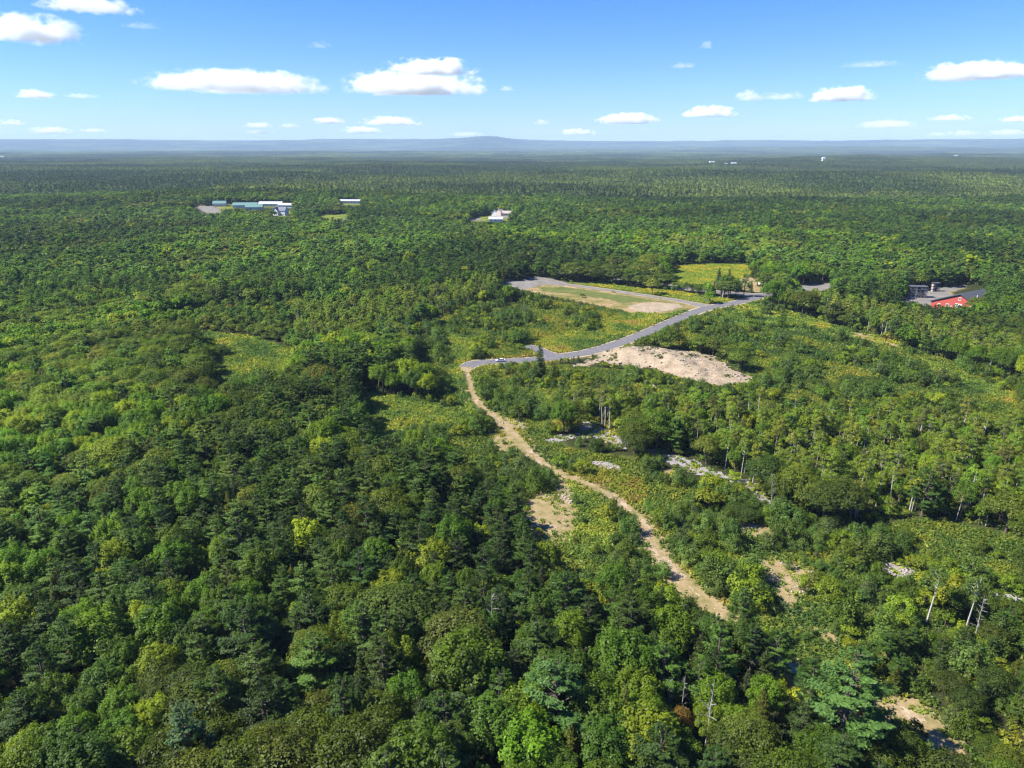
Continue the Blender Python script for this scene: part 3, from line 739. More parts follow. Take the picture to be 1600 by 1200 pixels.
def blocked(x, y, grow=0.0):
    r = np.zeros(x.shape, bool)
    n = (np.abs(x) < 800) & (y < 1600)
    xs, ys = x[n], y[n]; q = np.zeros(xs.shape, bool)
    for p in HARD: q |= inside(p, xs, ys)
    for l, w in lines_hard:
        x0, x1, y0, y1 = bb(l, 8)
        k = (xs > x0) & (xs < x1) & (ys > y0) & (ys < y1)
        if k.any():
            t = np.zeros(xs.shape, bool); t[k] = strip_area(l, w, xs[k], ys[k]) < grow; q |= t
    r[n] = q; return r

def see_limit(x, y):
    """low growth in front of the open ground, as the photograph shows it: heights above which the open ground behind would be hidden"""
    lim = np.full(x.shape, 99.0)
    d = np.hypot(x, y); ux, uy = x / d, y / d
    tn = CAM_H / d
    for t in (3, 6, 9, 13, 17, 22, 28, 36, 46, 60, 75, 90, 110, 130, 150):
        px, py = x + ux * t, y + uy * t
        q = np.zeros(x.shape, bool)
        for p in (SEE if t < 70 else (FARYARDS if t < 120 else []) + [BARNYARD, BARNPAD]): q |= inside(p, px, py)
        if t > 70: lim = np.where(q, np.minimum(lim, t * tn * 0.95 + 0.4), lim); continue
        for l, w in ((road_l, road_w), (acc_l, acc_w), (track_l[track_l[:, 1] > 132], track_w[track_l[:, 1] > 132]), (track_l[track_l[:, 1] < 109], track_w[track_l[:, 1] < 109])):
            x0, x1, y0, y1 = bb(l, 5)
            k = (px > x0) & (px < x1) & (py > y0) & (py < y1)
            if k.any():
                z = np.zeros(x.shape, bool); z[k] = strip_area(l, w, px[k], py[k]) < 0; q |= z
        lim = np.where(q, np.minimum(lim, t * tn * 0.95 + 0.4), lim)
    return lim

def zone_of(x, y):
    """0 forest, 1 shrubs, 2 meadow, 3 birch stand, 4 medium young wood"""
    z = np.zeros(x.shape, int)
    z[inside(MEDIUM, x, y)] = 4
    for p in SHRUBS: z[inside(p, x, y)] = 1
    for p in BIRCHES: z[inside(p, x, y)] = 3
    for p in MEADOWS + TANS[:9] + DRYCLEAR + GRAVELS + [BANK]: z[inside(p, x, y)] = 2
    return z

def jgrid(x0, x1, y0, y1, cell, jit=0.42, seed=1):
    r = np.random.default_rng(seed)
    xs = np.arange(x0, x1, cell); ys = np.arange(y0, y1, cell * 0.9)
    X, Y = np.meshgrid(xs, ys); X = X + (np.arange(len(ys)) % 2)[:, None] * cell * 0.5
    X = X + r.uniform(-jit, jit, X.shape) * cell; Y = Y + r.uniform(-jit, jit, Y.shape) * cell
    X = X.ravel(); Y = Y.ravel()
    k = (Y > 20) & (np.abs(X) < 0.80 * Y + 45)
    return X[k], Y[k]

WARM = np.array([1.74, 1.55, 0.64])
def pick_tint(kind, n, r):
    t = TINT[kind]; w = np.array([a[1] for a in t]); w = w / w.sum()
    i = r.choice(len(t), n, p=w); c = np.array([a[0] for a in t])[i]
    return c * r.uniform(0.85, 1.15, (n, 1)) * WARM * (1 + r.normal(0, 0.05, (n, 3)))

# heroes: single trees the photograph singles out
HEROES = []
def hero(kind, xy, h, rad, tint, label, cat='tree'):
    put(kind, xy[0], xy[1], h, rad, tuple(np.array(tint) * (1.35, 1.35, 0.75))); HEROES.append((len(P_k) - 1, label))
hero('pine_tree', (56.9, 96.8), 22, 8.2, (0.070, 0.135, 0.055), 'huge pale green white pine beside the end of the dirt track')
hero('pine_tree', (7.6, 98.1), 19, 7.2, (0.060, 0.120, 0.050), 'big round pale green white pine among the oaks in front of the clearing')
hero('spruce_tree', (19.1, 96.7), 15, 3.0, (0.070, 0.085, 0.014), 'yellow green spire shaped conifer just beside the big round white pine')
hero('oak_tree', (29.1, 98.8), 8, 2.4, (0.15, 0.095, 0.03), 'small rust brown oak between two taller dark trees')
hero('maple_tree', (-52.2, 156.2), 13, 5.2, (0.20, 0.255, 0.022), 'bright lime green maple standing alone in dark conifer forest')
hero('maple_tree', (-76.3, 125.2), 11.5, 4.4, (0.16, 0.20, 0.016), 'golden lime maple deep in the shaded forest')
hero('maple_tree', (2.3, 91.5), 12, 6.0, (0.090, 0.175, 0.016), 'broad bright green maple at the front edge of the woods')
hero('pine_tree', (-52.5, 90.5), 17, 4.8, (0.060, 0.110, 0.075), 'bluish white pine rising among low broadleaf crowns')
hero('oak_tree', (-23.9, 124.1), 14, 9.0, (0.058, 0.088, 0.024), 'wide round crowned oak at the heart of the nearest woods')
hero('oak_tree', (-10.9, 116.3), 14, 7.5, (0.080, 0.098, 0.030), 'wide khaki green oak with pale leaf tips')
hero('spruce_tree', (155.5, 531.5), 16, 3.3, (0.036, 0.062, 0.040), 'slender dark blue spruce on the lawn beside its broader twin')
hero('spruce_tree', (161.2, 526.2), 15, 4.3, (0.046, 0.072, 0.055), 'broad blue spruce on the lawn by the highway')
hero('oak_tree', (185.6, 533.7), 13, 6.5, (0.030, 0.050, 0.018), 'round dark maple like tree on the lawn near the junction')
hero('oak_tree', (126.0, 506.6), 8, 4.2, (0.055, 0.085, 0.022), 'roundish roadside tree between highway and access road')
hero('oak_tree', (132.0, 499.2), 6.5, 3.4, (0.050, 0.082, 0.022), 'smaller roadside tree between highway and access road')
hero('leafy_shrub', (49.1, 489.4), 3.2, 2.2, (0.045, 0.075, 0.02), 'lone round bush in the open tan field')
hero('spruce_tree', (12.5, 307.3), 18, 3.9, (0.048, 0.080, 0.026), 'tall lone conifer standing in front of the road near the side stub')
hero('young_pine', (19.3, 309.2), 5.5, 2.8, (0.035, 0.06, 0.028), 'dark bushy pine beside the tall lone roadside conifer')
hero('birch_tree', (91.4, 131.9), 15, 2.7, (0.070, 0.115, 0.035), 'slim pale trunked aspen leaning beside the gravel patch')
hero('birch_tree', (98.7, 129.7), 14, 2.6, (0.080, 0.120, 0.040), 'pale trunked aspen beyond the slim leaning one')
hero('maple_tree', (127.4, 196.6), 12, 4.2, (0.15, 0.205, 0.020), 'bright yellow green maple behind the birch stand')
hero('leafy_shrub', (70.0, 202.5), 4.0, 2.6, (0.16, 0.22, 0.02), 'bright lime shrub at the foot of the birches')
hero('oak_tree', (64.7, 176.9), 5.2, 4.8, (0.042, 0.070, 0.022), 'broad dark bush like oak beside the grey gravel streak')
hero('maple_tree', (54.2, 252.3), 13, 3.6, (0.060, 0.115, 0.024), 'tall green tree in front of the pale sand mound')
hero('leafy_shrub', (68.4, 143.7), 5, 2.4, (0.13, 0.175, 0.025), 'small lime sapling on the bare tan clearing')
hero('oak_tree', (218.5, 597.9), 15, 8.0, (0.06, 0.068, 0.03), 'big brownish tree rising above the spruce lawn')
NH = len(P_k)
hx = np.array(P_x); hy = np.array(P_y); hr = np.array(P_r)

def add_zone_trees(x0, x1, y0, y1, cell, seed, fn):
    X, Y = jgrid(x0, x1, y0, y1, cell, seed=seed)
    fn(X, Y, np.random.default_rng(seed + 100))

def free_of_heroes(X, Y, f=0.5):
    k = np.ones(X.shape, bool)
    for a, b, c in zip(hx, hy, hr): k &= np.hypot(X - a, Y - b) > c * f + 1.2
    return k

def species(X, Y):
    pn = fbm(X / 70., Y / 70., 101, 3); on = fbm(X / 45., Y / 45., 131, 3)
    return pn, on

def tall_fn(X, Y, r):
    d = np.hypot(X, Y)
    k = ~blocked(X, Y, 1.5) & free_of_heroes(X, Y)
    X, Y, d = X[k], Y[k], d[k]
    z = zone_of(X, Y)
    k = (z == 0) | ((z == 4) & (r.random(len(X)) < 0.9))
    X, Y, z, d = X[k], Y[k], z[k], d[k]
    lim = see_limit(X, Y)
    pn, on = species(X, Y)
    lowf = np.where(inside(LOWWOOD, X, Y), 0.5, 1.0)
    # conifers gather in bands; broadleaf in the near left
    pc = sstep(0.44, 0.60, pn + 0.02 * sstep(150, 260, d) - 0.06 * (d < 190))
    u = r.random(len(X))
    kind = np.where(u < 0.12 + 0.62 * pc, 'pine_tree', np.where(on > 0.52, 'oak_tree', 'maple_tree'))
    kind = np.where((r.random(len(X)) < 0.10), 'spruce_tree', kind)
    hbase = {'pine_tree': 13.5, 'oak_tree': 11, 'maple_tree': 11.5, 'spruce_tree': 11, 'birch_tree': 13}
    for kd in ('pine_tree', 'oak_tree', 'maple_tree', 'spruce_tree'):
        m = kind == kd; n = m.sum()
        h = hbase[kd] * np.clip(r.normal(0.97, 0.14, n), 0.6, 1.35) * np.where(z[m] == 4, 0.66, 1.0) * lowf[m] * (0.72 + 0.56 * fbm(X[m] / 75, Y[m] / 75, 171, 3))
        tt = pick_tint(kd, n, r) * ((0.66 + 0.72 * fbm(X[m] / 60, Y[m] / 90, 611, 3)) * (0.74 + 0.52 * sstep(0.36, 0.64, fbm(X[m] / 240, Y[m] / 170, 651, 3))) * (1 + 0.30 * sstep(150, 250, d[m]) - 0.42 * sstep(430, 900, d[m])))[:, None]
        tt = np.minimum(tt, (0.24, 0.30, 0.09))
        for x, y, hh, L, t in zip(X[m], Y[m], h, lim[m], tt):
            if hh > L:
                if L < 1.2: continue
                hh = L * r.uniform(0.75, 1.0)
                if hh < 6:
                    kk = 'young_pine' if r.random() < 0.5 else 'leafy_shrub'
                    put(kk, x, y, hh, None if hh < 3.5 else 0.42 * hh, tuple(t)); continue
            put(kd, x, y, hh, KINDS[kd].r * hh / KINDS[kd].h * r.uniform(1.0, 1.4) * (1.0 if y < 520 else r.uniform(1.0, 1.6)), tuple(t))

def birch_fn(X, Y, r):
    k = ~blocked(X, Y, 1.0) & free_of_heroes(X, Y); X, Y = X[k], Y[k]
    z = zone_of(X, Y); k = (z == 3) & (r.random(len(X)) < 0.82); X, Y = X[k], Y[k]
    lim = see_limit(X, Y)
    tt = pick_tint('birch_tree', len(X), r)
    for x, y, L, t in zip(X, Y, lim, tt):
        hh = 12.5 * np.clip(r.normal(0.9, 0.17), 0.5, 1.3)
        if hh > L: hh = L
        if hh < 1: continue
        if hh < 5: put('leafy_shrub', x, y, hh, None if hh < 3.5 else 0.42 * hh, tuple(t)); continue
        u = r.random()
        if u < 0.70: put('birch_tree', x, y, hh, KINDS['birch_tree'].r * hh / 14 * r.uniform(0.85, 1.3), tuple(t))
        elif u < 0.88: put('maple_tree', x, y, hh * 0.72, hh * 0.22, tuple(np.array(t) * (0.75, 0.9, 0.7)))
        else: put('pine_tree', x, y, hh * 0.8, hh * 0.2, tuple(np.array(t) * (0.5, 0.65, 0.9)))

def shrub_fn(X, Y, r):
    k = ~blocked(X, Y, 0.8) & free_of_heroes(X, Y, 0.6); X, Y = X[k], Y[k]
    z = zone_of(X, Y)
    n1 = fbm(X / 16., Y / 16., 201, 3)
    p = np.where(z == 1, sstep(0.43, 0.56, n1) * 0.9, np.where(z == 2, 0.07, np.where(z == 3, 0.40, np.where(z == 4, 0.5, np.where(np.hypot(X, Y) < 210, 0.40, 0.12)))))
    k = (r.random(len(X)) < p) & (np.hypot(X, Y) < 760); X, Y, z = X[k], Y[k], z[k]
    lim = see_limit(X, Y)
    n2 = fbm(X / 22., Y / 22., 221, 3)
    for x, y, zz, L, a in zip(X, Y, z, lim, n2):
        hh = min(4.0 * np.clip(r.lognormal(-0.15, 0.42), 0.3, 2.0), L * 1.1)
        if hh < 0.5: continue
        kd = 'young_pine' if r.random() < (0.92 if a > 0.46 else 0.5) else 'leafy_shrub'
        if zz == 3 or zz == 0: kd = 'leafy_shrub'
        K = KINDS[kd]
        put(kd, x, y, hh, K.r * hh / K.h * r.uniform(0.9, 1.3), tuple(pick_tint(kd, 1, r)[0]))


add_zone_trees(-300, 460, 120, 640, 3.9, 5, birch_fn)
add_zone_trees(-330, 520, 100, 640, 3.1, 6, shrub_fn)
def ring_fn(lo, hi):
    def f(X, Y, r):
        k = (Y > lo) & (Y <= hi); tall_fn(X[k], Y[k], r)
    return f
add_zone_trees(-200, 200, 20, 175, 6.1, 3, ring_fn(20, 175))
add_zone_trees(-460, 460, 172, 520, 5.2, 4, ring_fn(175, 520))
add_zone_trees(-1150, 1150, 515, 1420, 7.3, 8, ring_fn(520, 1420))
NP = len(P_k)
PX_ = np.array(P_x); PY_ = np.array(P_y); PH_ = np.array(P_h); PR_ = np.array(P_r); PK_ = np.array(P_k)
PZ_ = height(PX_, PY_)
PT_ = np.array([t for t in P_t], float)
ROT = rng.uniform(0, 2 * math.pi, NP)

# what is in view, and how large
cp, spn = math.cos(math.radians(PITCH)), math.sin(math.radians(PITCH))
def to_frame(x, y, z):
    dz = z - CAM_H; dep = y * cp - dz * spn; up = y * spn + dz * cp
    return 800 + 1110 * x / dep, 600 - 1110 * up / dep, dep
U, Vv, D = to_frame(PX_, PY_, PZ_ + PH_ * 0.75)
vis = (U > -25) & (U < 1625) & (Vv < 1215) & (D > 5)
size_ = PH_ * 0.5 + PR_; size_ = size_ * 1110 / D
single = np.zeros(NP, bool)
LIMIT = {'maple_tree': 290, 'oak_tree': 290, 'pine_tree': 290, 'spruce_tree': 200, 'birch_tree': 290, 'young_pine': 290, 'leafy_shrub': 290}
# a plant counts as shown when no much taller crown stands right in front of it
dd = np.hypot(PX_, PY_)
order = np.argsort(dd)
def hidden(i):
    """crown centre behind the crown of a plant in front"""
    x, y, z, d = PX_[i], PY_[i], PZ_[i] + PH_[i] * 0.9, dd[i]
    k = (np.abs(dd - d + 9) < 9.0) & (np.hypot(PX_ - x, PY_ - y) < 18) & (dd < d - 0.5)
    if not k.any(): return False
    ux, uy = x / d, y / d
    rx, ry = x - PX_[k], y - PY_[k]
    along = rx * ux + ry * uy; across = np.abs(rx * uy - ry * ux)
    ray = z + along * CAM_H / d
    return bool(((across < PR_[k] * 0.75) & (ray < PZ_[k] + PH_[k] * 0.85)).any())
for kd, lim_ in LIMIT.items():
    idx = np.where((PK_ == kd) & vis)[0]
    idx = idx[np.argsort(-size_[idx])]
    n = 0
    hero_i = [i for i, _ in HEROES if P_k[i] == kd]
    for i in hero_i: single[i] = True; n += 1
    for i in idx:
        if n >= lim_: break
        if single[i] or hidden(i): continue
        single[i] = True; n += 1

# labels: how the plant looks, then where it stands among the things one can find
MARKS = [((-52.2, 156.2), 'the lime green maple'), ((56.9, 96.8), 'the huge pale pine'), ((7.6, 98.1), 'the big round pine'), ((-5.7, 337.3), 'the white car'),
         ((85.2, 322.6), 'the sand mound'), ((154.5, 531.5), 'the lawn spruces'), ((308.6, 490.0), 'the red barn'), ((33.9, 240.4), 'the grey gravel patch'),
         ((8.5, 174.2), 'the small tan clearing'), ((66.5, 147.6), 'the large tan clearing'), ((-133.4, 338.3), 'the golden glade'), ((-76.3, 125.2), 'the golden lime maple'),
         ((-23.9, 124.1), 'the wide round oak'), ((36.7, 171.1), 'the track bend'), ((96.8, 152.4), 'the far gravel streak'), ((20.2, 556.2), 'the parking lot'),
         ((124.2, 451.1), 'the road junction'), ((200.7, 378.4), 'the brown footpath'), ((-18.5, 299.7), 'the track start'), ((-52.5, 90.5), 'the bluish pine'), ((91.4, 131.9), 'the leaning aspen'),
         ((127.4, 196.6), 'the yellow green maple'), ((-40.1, 259.7), 'the green glade'), ((75.6, 104.9), 'the track end'), ((70.0, 202.5), 'the lime shrub')]
NUM = ['', 'five', 'ten', 'fifteen', 'twenty', 'twenty five', 'thirty', 'thirty five', 'forty', 'forty five', 'fifty', 'fifty five', 'sixty', 'sixty five', 'seventy', 'seventy five', 'eighty', 'eighty five', 'ninety', 'ninety five']
NOUN = {'maple_tree': 'maple', 'oak_tree': 'oak', 'pine_tree': 'white pine', 'spruce_tree': 'spruce', 'birch_tree': 'birch', 'young_pine': 'young pine', 'leafy_shrub': 'leafy shrub'}
CAT = {'maple_tree': 'tree', 'oak_tree': 'tree', 'pine_tree': 'pine tree', 'spruce_tree': 'conifer', 'birch_tree': 'birch tree', 'young_pine': 'young pine', 'leafy_shrub': 'shrub'}
GRP = {'maple_tree': 'maples of the mixed forest', 'oak_tree': 'oaks of the mixed forest', 'pine_tree': 'white pines of the forest', 'spruce_tree': 'spruces of the forest', 'birch_tree': 'pale trunked birches and aspens', 'young_pine': 'young pines on the old clearing', 'leafy_shrub': 'leafy shrubs on the old clearing'}
DIRS = ['straight behind', 'behind and right of', 'right of', 'in front and right of', 'straight in front of', 'in front and left of', 'left of', 'behind and left of']
def place_words(x, y, j=0):
    o = sorted(MARKS, key=lambda m: math.hypot(m[0][0] - x, m[0][1] - y))
    m = o[j]; dx, dy = x - m[0][0], y - m[0][1]; d = math.hypot(dx, dy)
    q = int(((math.atan2(dx, dy) + math.pi / 8) % (2 * math.pi)) / (math.pi / 4)) % 8
    k = max(1, int(round(d / 5)))
    if k < len(NUM): return '%s metres %s %s' % (NUM[k], DIRS[q], m[1])
    hund = ['one hundred', 'one hundred twenty', 'one hundred forty', 'one hundred sixty', 'one hundred eighty', 'two hundred', 'two hundred twenty', 'two hundred forty', 'two hundred sixty', 'two hundred eighty', 'three hundred']
    return '%s metres %s %s' % (hund[min(len(hund) - 1, int((d - 90) / 20))], DIRS[q], m[1])
def size_word(kd, h, r):
    K = KINDS[kd]; a = h / K.h; b = (r / h) / (K.r / K.h)
    s = 'tall' if a > 1.08 else 'small' if a < 0.72 else 'mid sized'
    return s + (' broad' if b > 1.12 else ' narrow' if b < 0.93 else '')
used_labels = {}
def auto_label(i):
    kd = P_k[i]; t = tone(PT_[i] / WARM); s = size_word(kd, PH_[i], PR_[i]); n = NOUN[kd]
    near_ = np.argsort(np.hypot(PX_ - PX_[i], PY_ - PY_[i]))[1:2][0]
    nb = 'beside a ' + NOUN[P_k[near_]].split()[-1]
    for c in ('%s %s, %s' % (t, n, place_words(PX_[i], PY_[i])), '%s %s %s, %s' % (s, t, n, place_words(PX_[i], PY_[i])),
              '%s %s, %s' % (t, n, place_words(PX_[i], PY_[i], 1)), '%s %s %s, %s' % (s, t, n, place_words(PX_[i], PY_[i], 1)),
              '%s %s %s, %s' % (s, t, n, place_words(PX_[i], PY_[i], 2))):
        if len(c.split()) > 16: continue
        if c not in used_labels: used_labels[c] = 1; return c
    c = '%s, %s' % (n, place_words(PX_[i], PY_[i]))
    return '%s %s' % (t.split()[-1], c) if len(c.split()) < 16 else c

hero_lab = dict(HEROES)
idx_s = np.where(single)[0]
for i in idx_s:
    kd = P_k[i]; K = KINDS[kd]; v = int(i) % len(K.crown[0])
    loc = (PX_[i], PY_[i], PZ_[i]); sc = (PR_[i] / K.r, PR_[i] / K.r, PH_[i] / K.h)
    tint = [float(c) for c in PT_[i]]
    if kd in ('young_pine', 'leafy_shrub'):
        root = link(kd, K.whole[int(i) % len(K.whole)], loc=loc)
        root['tint'] = tint
    else:
        root = empty(kd, loc)
        a = link('trunk', K.trunk[0][v], root); b_ = link('crown', K.crown[0][v], root)
        b_['tint'] = tint
    root.rotation_euler = (0, 0, ROT[i]); root.scale = sc
    tag(root, hero_lab.get(int(i)) or auto_label(i), CAT[kd], GRP[kd])

# dead trees and snags
snag_at = [(28.5, 103.9), (74.8, 182.6), (-4.0, 121.9), (-91.8, 149.9), (-48.0, 205.7), (-60.4, 206.0), (-55.4, 308.0), (-53.3, 356.4), (30.4, 102.4), (7.8, 423.0), (276.1, 479.5), (97.1, 124.4), (33.2, 96.1), (99.4, 218.3), (115.9, 194.6), (33.4, 267.5)]
snag_txt = ['bare grey snag behind the small rust brown oak', 'leafless pale snag beside the lime shrub', 'bare dead treetop behind the wide khaki oak', 'thin grey snag in the shaded forest near the golden lime maple', 'grey dead pine in front of the green glade', 'twiggy dead tree left of the green glade pine',
            'bare snag in the wood behind the green glade', 'slim dead tree in the wood above the glade', 'forked bare snag in front of the rust brown oak', 'dead birch at the wood edge beside the shrub flat', 'dead trunk left of the red barn yard', 'bare leaning snag behind the paler aspen',
            'grey snag between two big pines near the bottom', 'leafless trunk inside the birch stand', 'pale dead trunk in the birch stand near the yellow maple', 'bare white trunk in front of the sand mound']
for k, (p, t) in enumerate(zip(snag_at, snag_txt)):
    o = link('dead_tree', SNAGS[k % 3], loc=(p[0], p[1], float(height(p[0], p[1]))))
    s = 0.8 + 0.5 * ((k * 7) % 5) / 5; o.scale = (s, s, s * 1.15); o.rotation_euler = (0, 0, k * 1.3)
    tag(o, t, 'dead tree', 'bare dead trees')

# ---------------------------------------------------------------- the rest of each kind, spread over points
def scatter_group():
    ng = bpy.data.node_groups.new('spread_plants', 'GeometryNodeTree')
    ng.interface.new_socket('Geometry', in_out='INPUT', socket_type='NodeSocketGeometry')
    ng.interface.new_socket('Geometry', in_out='OUTPUT', socket_type='NodeSocketGeometry')
    i = ng.nodes.new('NodeGroupInput'); o = ng.nodes.new('NodeGroupOutput')
    ci = ng.nodes.new('GeometryNodeCollectionInfo'); ci.inputs['Collection'].default_value = PROTO
    ci.inputs['Separate Children'].default_value = True; ci.inputs['Reset Children'].default_value = True
    io = ng.nodes.new('GeometryNodeInstanceOnPoints'); io.inputs['Pick Instance'].default_value = True
    def attr(n, ty):
        a = ng.nodes.new('GeometryNodeInputNamedAttribute'); a.data_type = ty; a.inputs['Name'].default_value = n; return a.outputs['Attribute']
    ng.links.new(i.outputs[0], io.inputs['Points']); ng.links.new(ci.outputs[0], io.inputs['Instance'])
    ng.links.new(attr('pick', 'INT'), io.inputs['Instance Index'])
    e2r = ng.nodes.new('FunctionNodeEulerToRotation'); ng.links.new(attr('turn', 'FLOAT_VECTOR'), e2r.inputs[0])
    ng.links.new(e2r.outputs[0], io.inputs['Rotation']); ng.links.new(attr('big', 'FLOAT_VECTOR'), io.inputs['Scale'])
    ng.links.new(io.outputs[0], o.inputs[0])
    return ng
NG = scatter_group()
def scatter(name, co, pick, turn, big, tint):
    n = len(co)
    if n == 0: return None
    me = bpy.data.meshes.new(name); me.vertices.add(n); me.vertices.foreach_set('co', np.asarray(co, np.float32).ravel())
    a = me.attributes.new('pick', 'INT', 'POINT'); a.data.foreach_set('value', np.asarray(pick, np.int32))
    tv = np.zeros((n, 3), np.float32); tv[:, 2] = turn
    a = me.attributes.new('turn', 'FLOAT_VECTOR', 'POINT'); a.data.foreach_set('vector', tv.ravel())
    a = me.attributes.new('big', 'FLOAT_VECTOR', 'POINT'); a.data.foreach_set('vector', np.asarray(big, np.float32).ravel())
    tc = np.ones((n, 4), np.float32); tc[:, :3] = tint
    a = me.attributes.new('tint', 'FLOAT_COLOR', 'POINT'); a.data.foreach_set('color', tc.ravel())
    me.materials.append(M_LEAF)
    o = link(name, me); o['kind'] = 'stuff'
    md = o.modifiers.new('plants', 'NODES'); md.node_group = NG
    return o

STUFF = {'maple_tree': 'maple_trees', 'oak_tree': 'oak_trees', 'pine_tree': 'pine_trees', 'spruce_tree': 'spruce_trees', 'birch_tree': 'birch_trees', 'young_pine': 'young_pines', 'leafy_shrub': 'leafy_shrubs'}
STXT = {'maple_tree': 'further maples of the mixed forest', 'oak_tree': 'further oaks of the mixed forest', 'pine_tree': 'further white pines of the forest', 'spruce_tree': 'further dark spruces of the forest', 'birch_tree': 'further pale trunked birches', 'young_pine': 'further young pines on open ground', 'leafy_shrub': 'further leafy shrubs and undergrowth'}
for kd, nm in STUFF.items():
    K = KINDS[kd]
    k = np.where((PK_ == kd) & ~single)[0]
    lod = np.where(dd[k] < 210, 0, np.where(dd[k] < 620, 1, 2))
    if kd in ('young_pine', 'leafy_shrub'): lod = np.where(dd[k] < 260, 0, np.where(dd[k] < 480, 1, 2))
    pick = np.array([K.join[l][j % len(K.join[l])] for l, j in zip(lod, k)])
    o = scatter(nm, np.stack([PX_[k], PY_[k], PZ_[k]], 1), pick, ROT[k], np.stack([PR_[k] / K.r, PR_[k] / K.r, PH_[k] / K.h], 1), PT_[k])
    if o: tag(o, STXT[kd])

# ground cover: ferns, goldenrod and grass
r = np.random.default_rng(77)
X, Y = jgrid(-330, 520, 95, 620, 1.25, 0.5, 31)
X, Y = X[:], Y[:]
k = ~blocked(X, Y, -0.6) & (np.hypot(X, Y) < 640); X, Y = X[k], Y[k]
z = zone_of(X, Y); dist = np.hypot(X, Y)
k = ((z == 1) | (z == 2) | ((z == 4) & (r.random(len(X)) < 0.5)) | ((z == 3) & (r.random(len(X)) < 0.4))) & (r.random(len(X)) < np.clip(420. / dist, 0.3, 1.0) ** 1.5)
for p in TANS[:9]:
    k &= ~(inside(p, X, Y) & (r.random(len(X)) < 0.80))
for p in GRAVELS:
    k &= ~(inside(p, X, Y) & (r.random(len(X)) < 0.68))
X, Y, dist = X[k], Y[k], dist[k]
n = fbm(X / 9., Y / 9., 301, 4); n2 = fbm(X / 25., Y / 25., 331, 3); n = 0.6 * n + 0.4 * n2 + r.normal(0, 0.05, len(X))
ct = np.array([(0.05, 0.10, 0.02), (0.085, 0.14, 0.022), (0.14, 0.19, 0.025), (0.19, 0.22, 0.025), (0.26, 0.25, 0.024), (0.24, 0.17, 0.05)])
ci_ = np.interp(n, [0.25, 0.42, 0.51, 0.61, 0.70, 0.78], [0, 1, 2, 3, 4, 5])
ci0 = np.clip(ci_.astype(int), 0, 4); fr = (ci_ - ci0)[:, None]
tint = (ct[ci0] * (1 - fr) + ct[ci0 + 1] * fr) * r.uniform(0.8, 1.2, (len(X), 1))
sc = (r.uniform(0.8, 1.6, len(X)) * np.clip(dist / 300, 1, 1.8))
tint = tint * np.where(zone_of(X, Y) == 2, 1.35, 1.0)[:, None]
mx_ = r.uniform(*bb(MOUND)[:2], 1500); my_ = r.uniform(*bb(MOUND)[2:], 1500)
k = inside(MOUND, mx_, my_) & (fbm(mx_ / 7, my_ / 7, 640, 3) > 0.56 + 0.12 * sstep(40, 60, mx_)); mx_, my_ = mx_[k], my_[k]
X0_, Y0_ = X, Y; Zu = np.concatenate([height(X, Y), height(mx_, my_) + mound_h(mx_, my_)])
X = np.concatenate([X, mx_]); Y = np.concatenate([Y, my_]); sc = np.concatenate([sc, r.uniform(0.7, 1.4, len(mx_))])
tint = np.vstack([tint, np.array((0.10, 0.13, 0.035)) * r.uniform(0.7, 1.3, (len(mx_), 1))])
scatter('undergrowth', np.stack([X, Y, Zu], 1), TUFT0 + r.integers(0, 4, len(X)), r.uniform(0, 6.28, len(X)), np.stack([sc, sc, sc * r.uniform(0.7, 1.3, len(X))], 1), tint)
# goldenrod field behind the highway and grassy verges
X, Y = jgrid(60, 330, 380, 760, 1.6, 0.5, 41)
k = inside(GOLDFIELD, X, Y) | (inside(VERGE, X, Y) & (r.random(len(X)) < 0.5)); X, Y = X[k], Y[k]
n = fbm(X / 14., Y / 10., 401, 3) + r.normal(0, 0.05, len(X))
tint = np.where((n > 0.55)[:, None], (0.40, 0.36, 0.03), (0.24, 0.31, 0.035)) * r.uniform(0.8, 1.2, (len(X), 1))
scatter('tall_grass', np.stack([X, Y, height(X, Y)], 1), TUFT0 + r.integers(0, 4, len(X)), r.uniform(0, 6.28, len(X)), np.full((len(X), 3), 1.7), tint)

# distant forest: tiles of some eighty crowns each
def tile_shape(seed, size, n, rmin, rmax, hh, per, lsz):
    r = np.random.default_rng(seed); C = []; N = []; A = []
    for _ in range(n):
        x, y = r.uniform(-size / 2, size / 2, 2); rad = r.uniform(rmin, rmax); h = hh * r.uniform(0.72, 1.2); con = r.random() < 0.4
        d = sph(per, r); d[:, 2] = np.abs(d[:, 2])
        if con:
            q = np.stack([d[:, 0] * rad * 0.75 * (1.1 - d[:, 2]), d[:, 1] * rad * 0.75 * (1.1 - d[:, 2]), d[:, 2] * h * 0.55 + h * 0.6], 1)
        else:
            q = np.stack([d[:, 0] * rad, d[:, 1] * rad, d[:, 2] * h * 0.35 + h * 0.6], 1)
        C.append(q + (x, y, 0)); N.append(d + (0, 0, 0.3)); A.append(np.clip(np.full(per, (0.34 if con else 0.52) + r.normal(0, 0.12)) + r.normal(0, 0.08, per), 0, 1))
    v, f = leaves(np.vstack(C), np.vstack(N), lsz, r, 0.3, 0.75)
    return v, f, np.concatenate(A)
TILE0 = len(PROTO.objects)
for s in range(4):
    v, f, A = tile_shape(s, 62, 66, 3.8, 7.2, 14, 52, 1.6)
    PROTO.objects.link(bpy.data.objects.new('k%03d_tile' % len(PROTO.objects), mesh_np('wood_tile', v, f, [M_LEAF], fattr=A)))
TILE1 = len(PROTO.objects)
for s in range(3):
    v, f, A = tile_shape(40 + s, 150, 320, 4.5, 8.0, 14, 9, 4.2)
    PROTO.objects.link(bpy.data.objects.new('k%03d_tile' % len(PROTO.objects), mesh_np('wood_tile', v, f, [M_LEAF], fattr=A)))
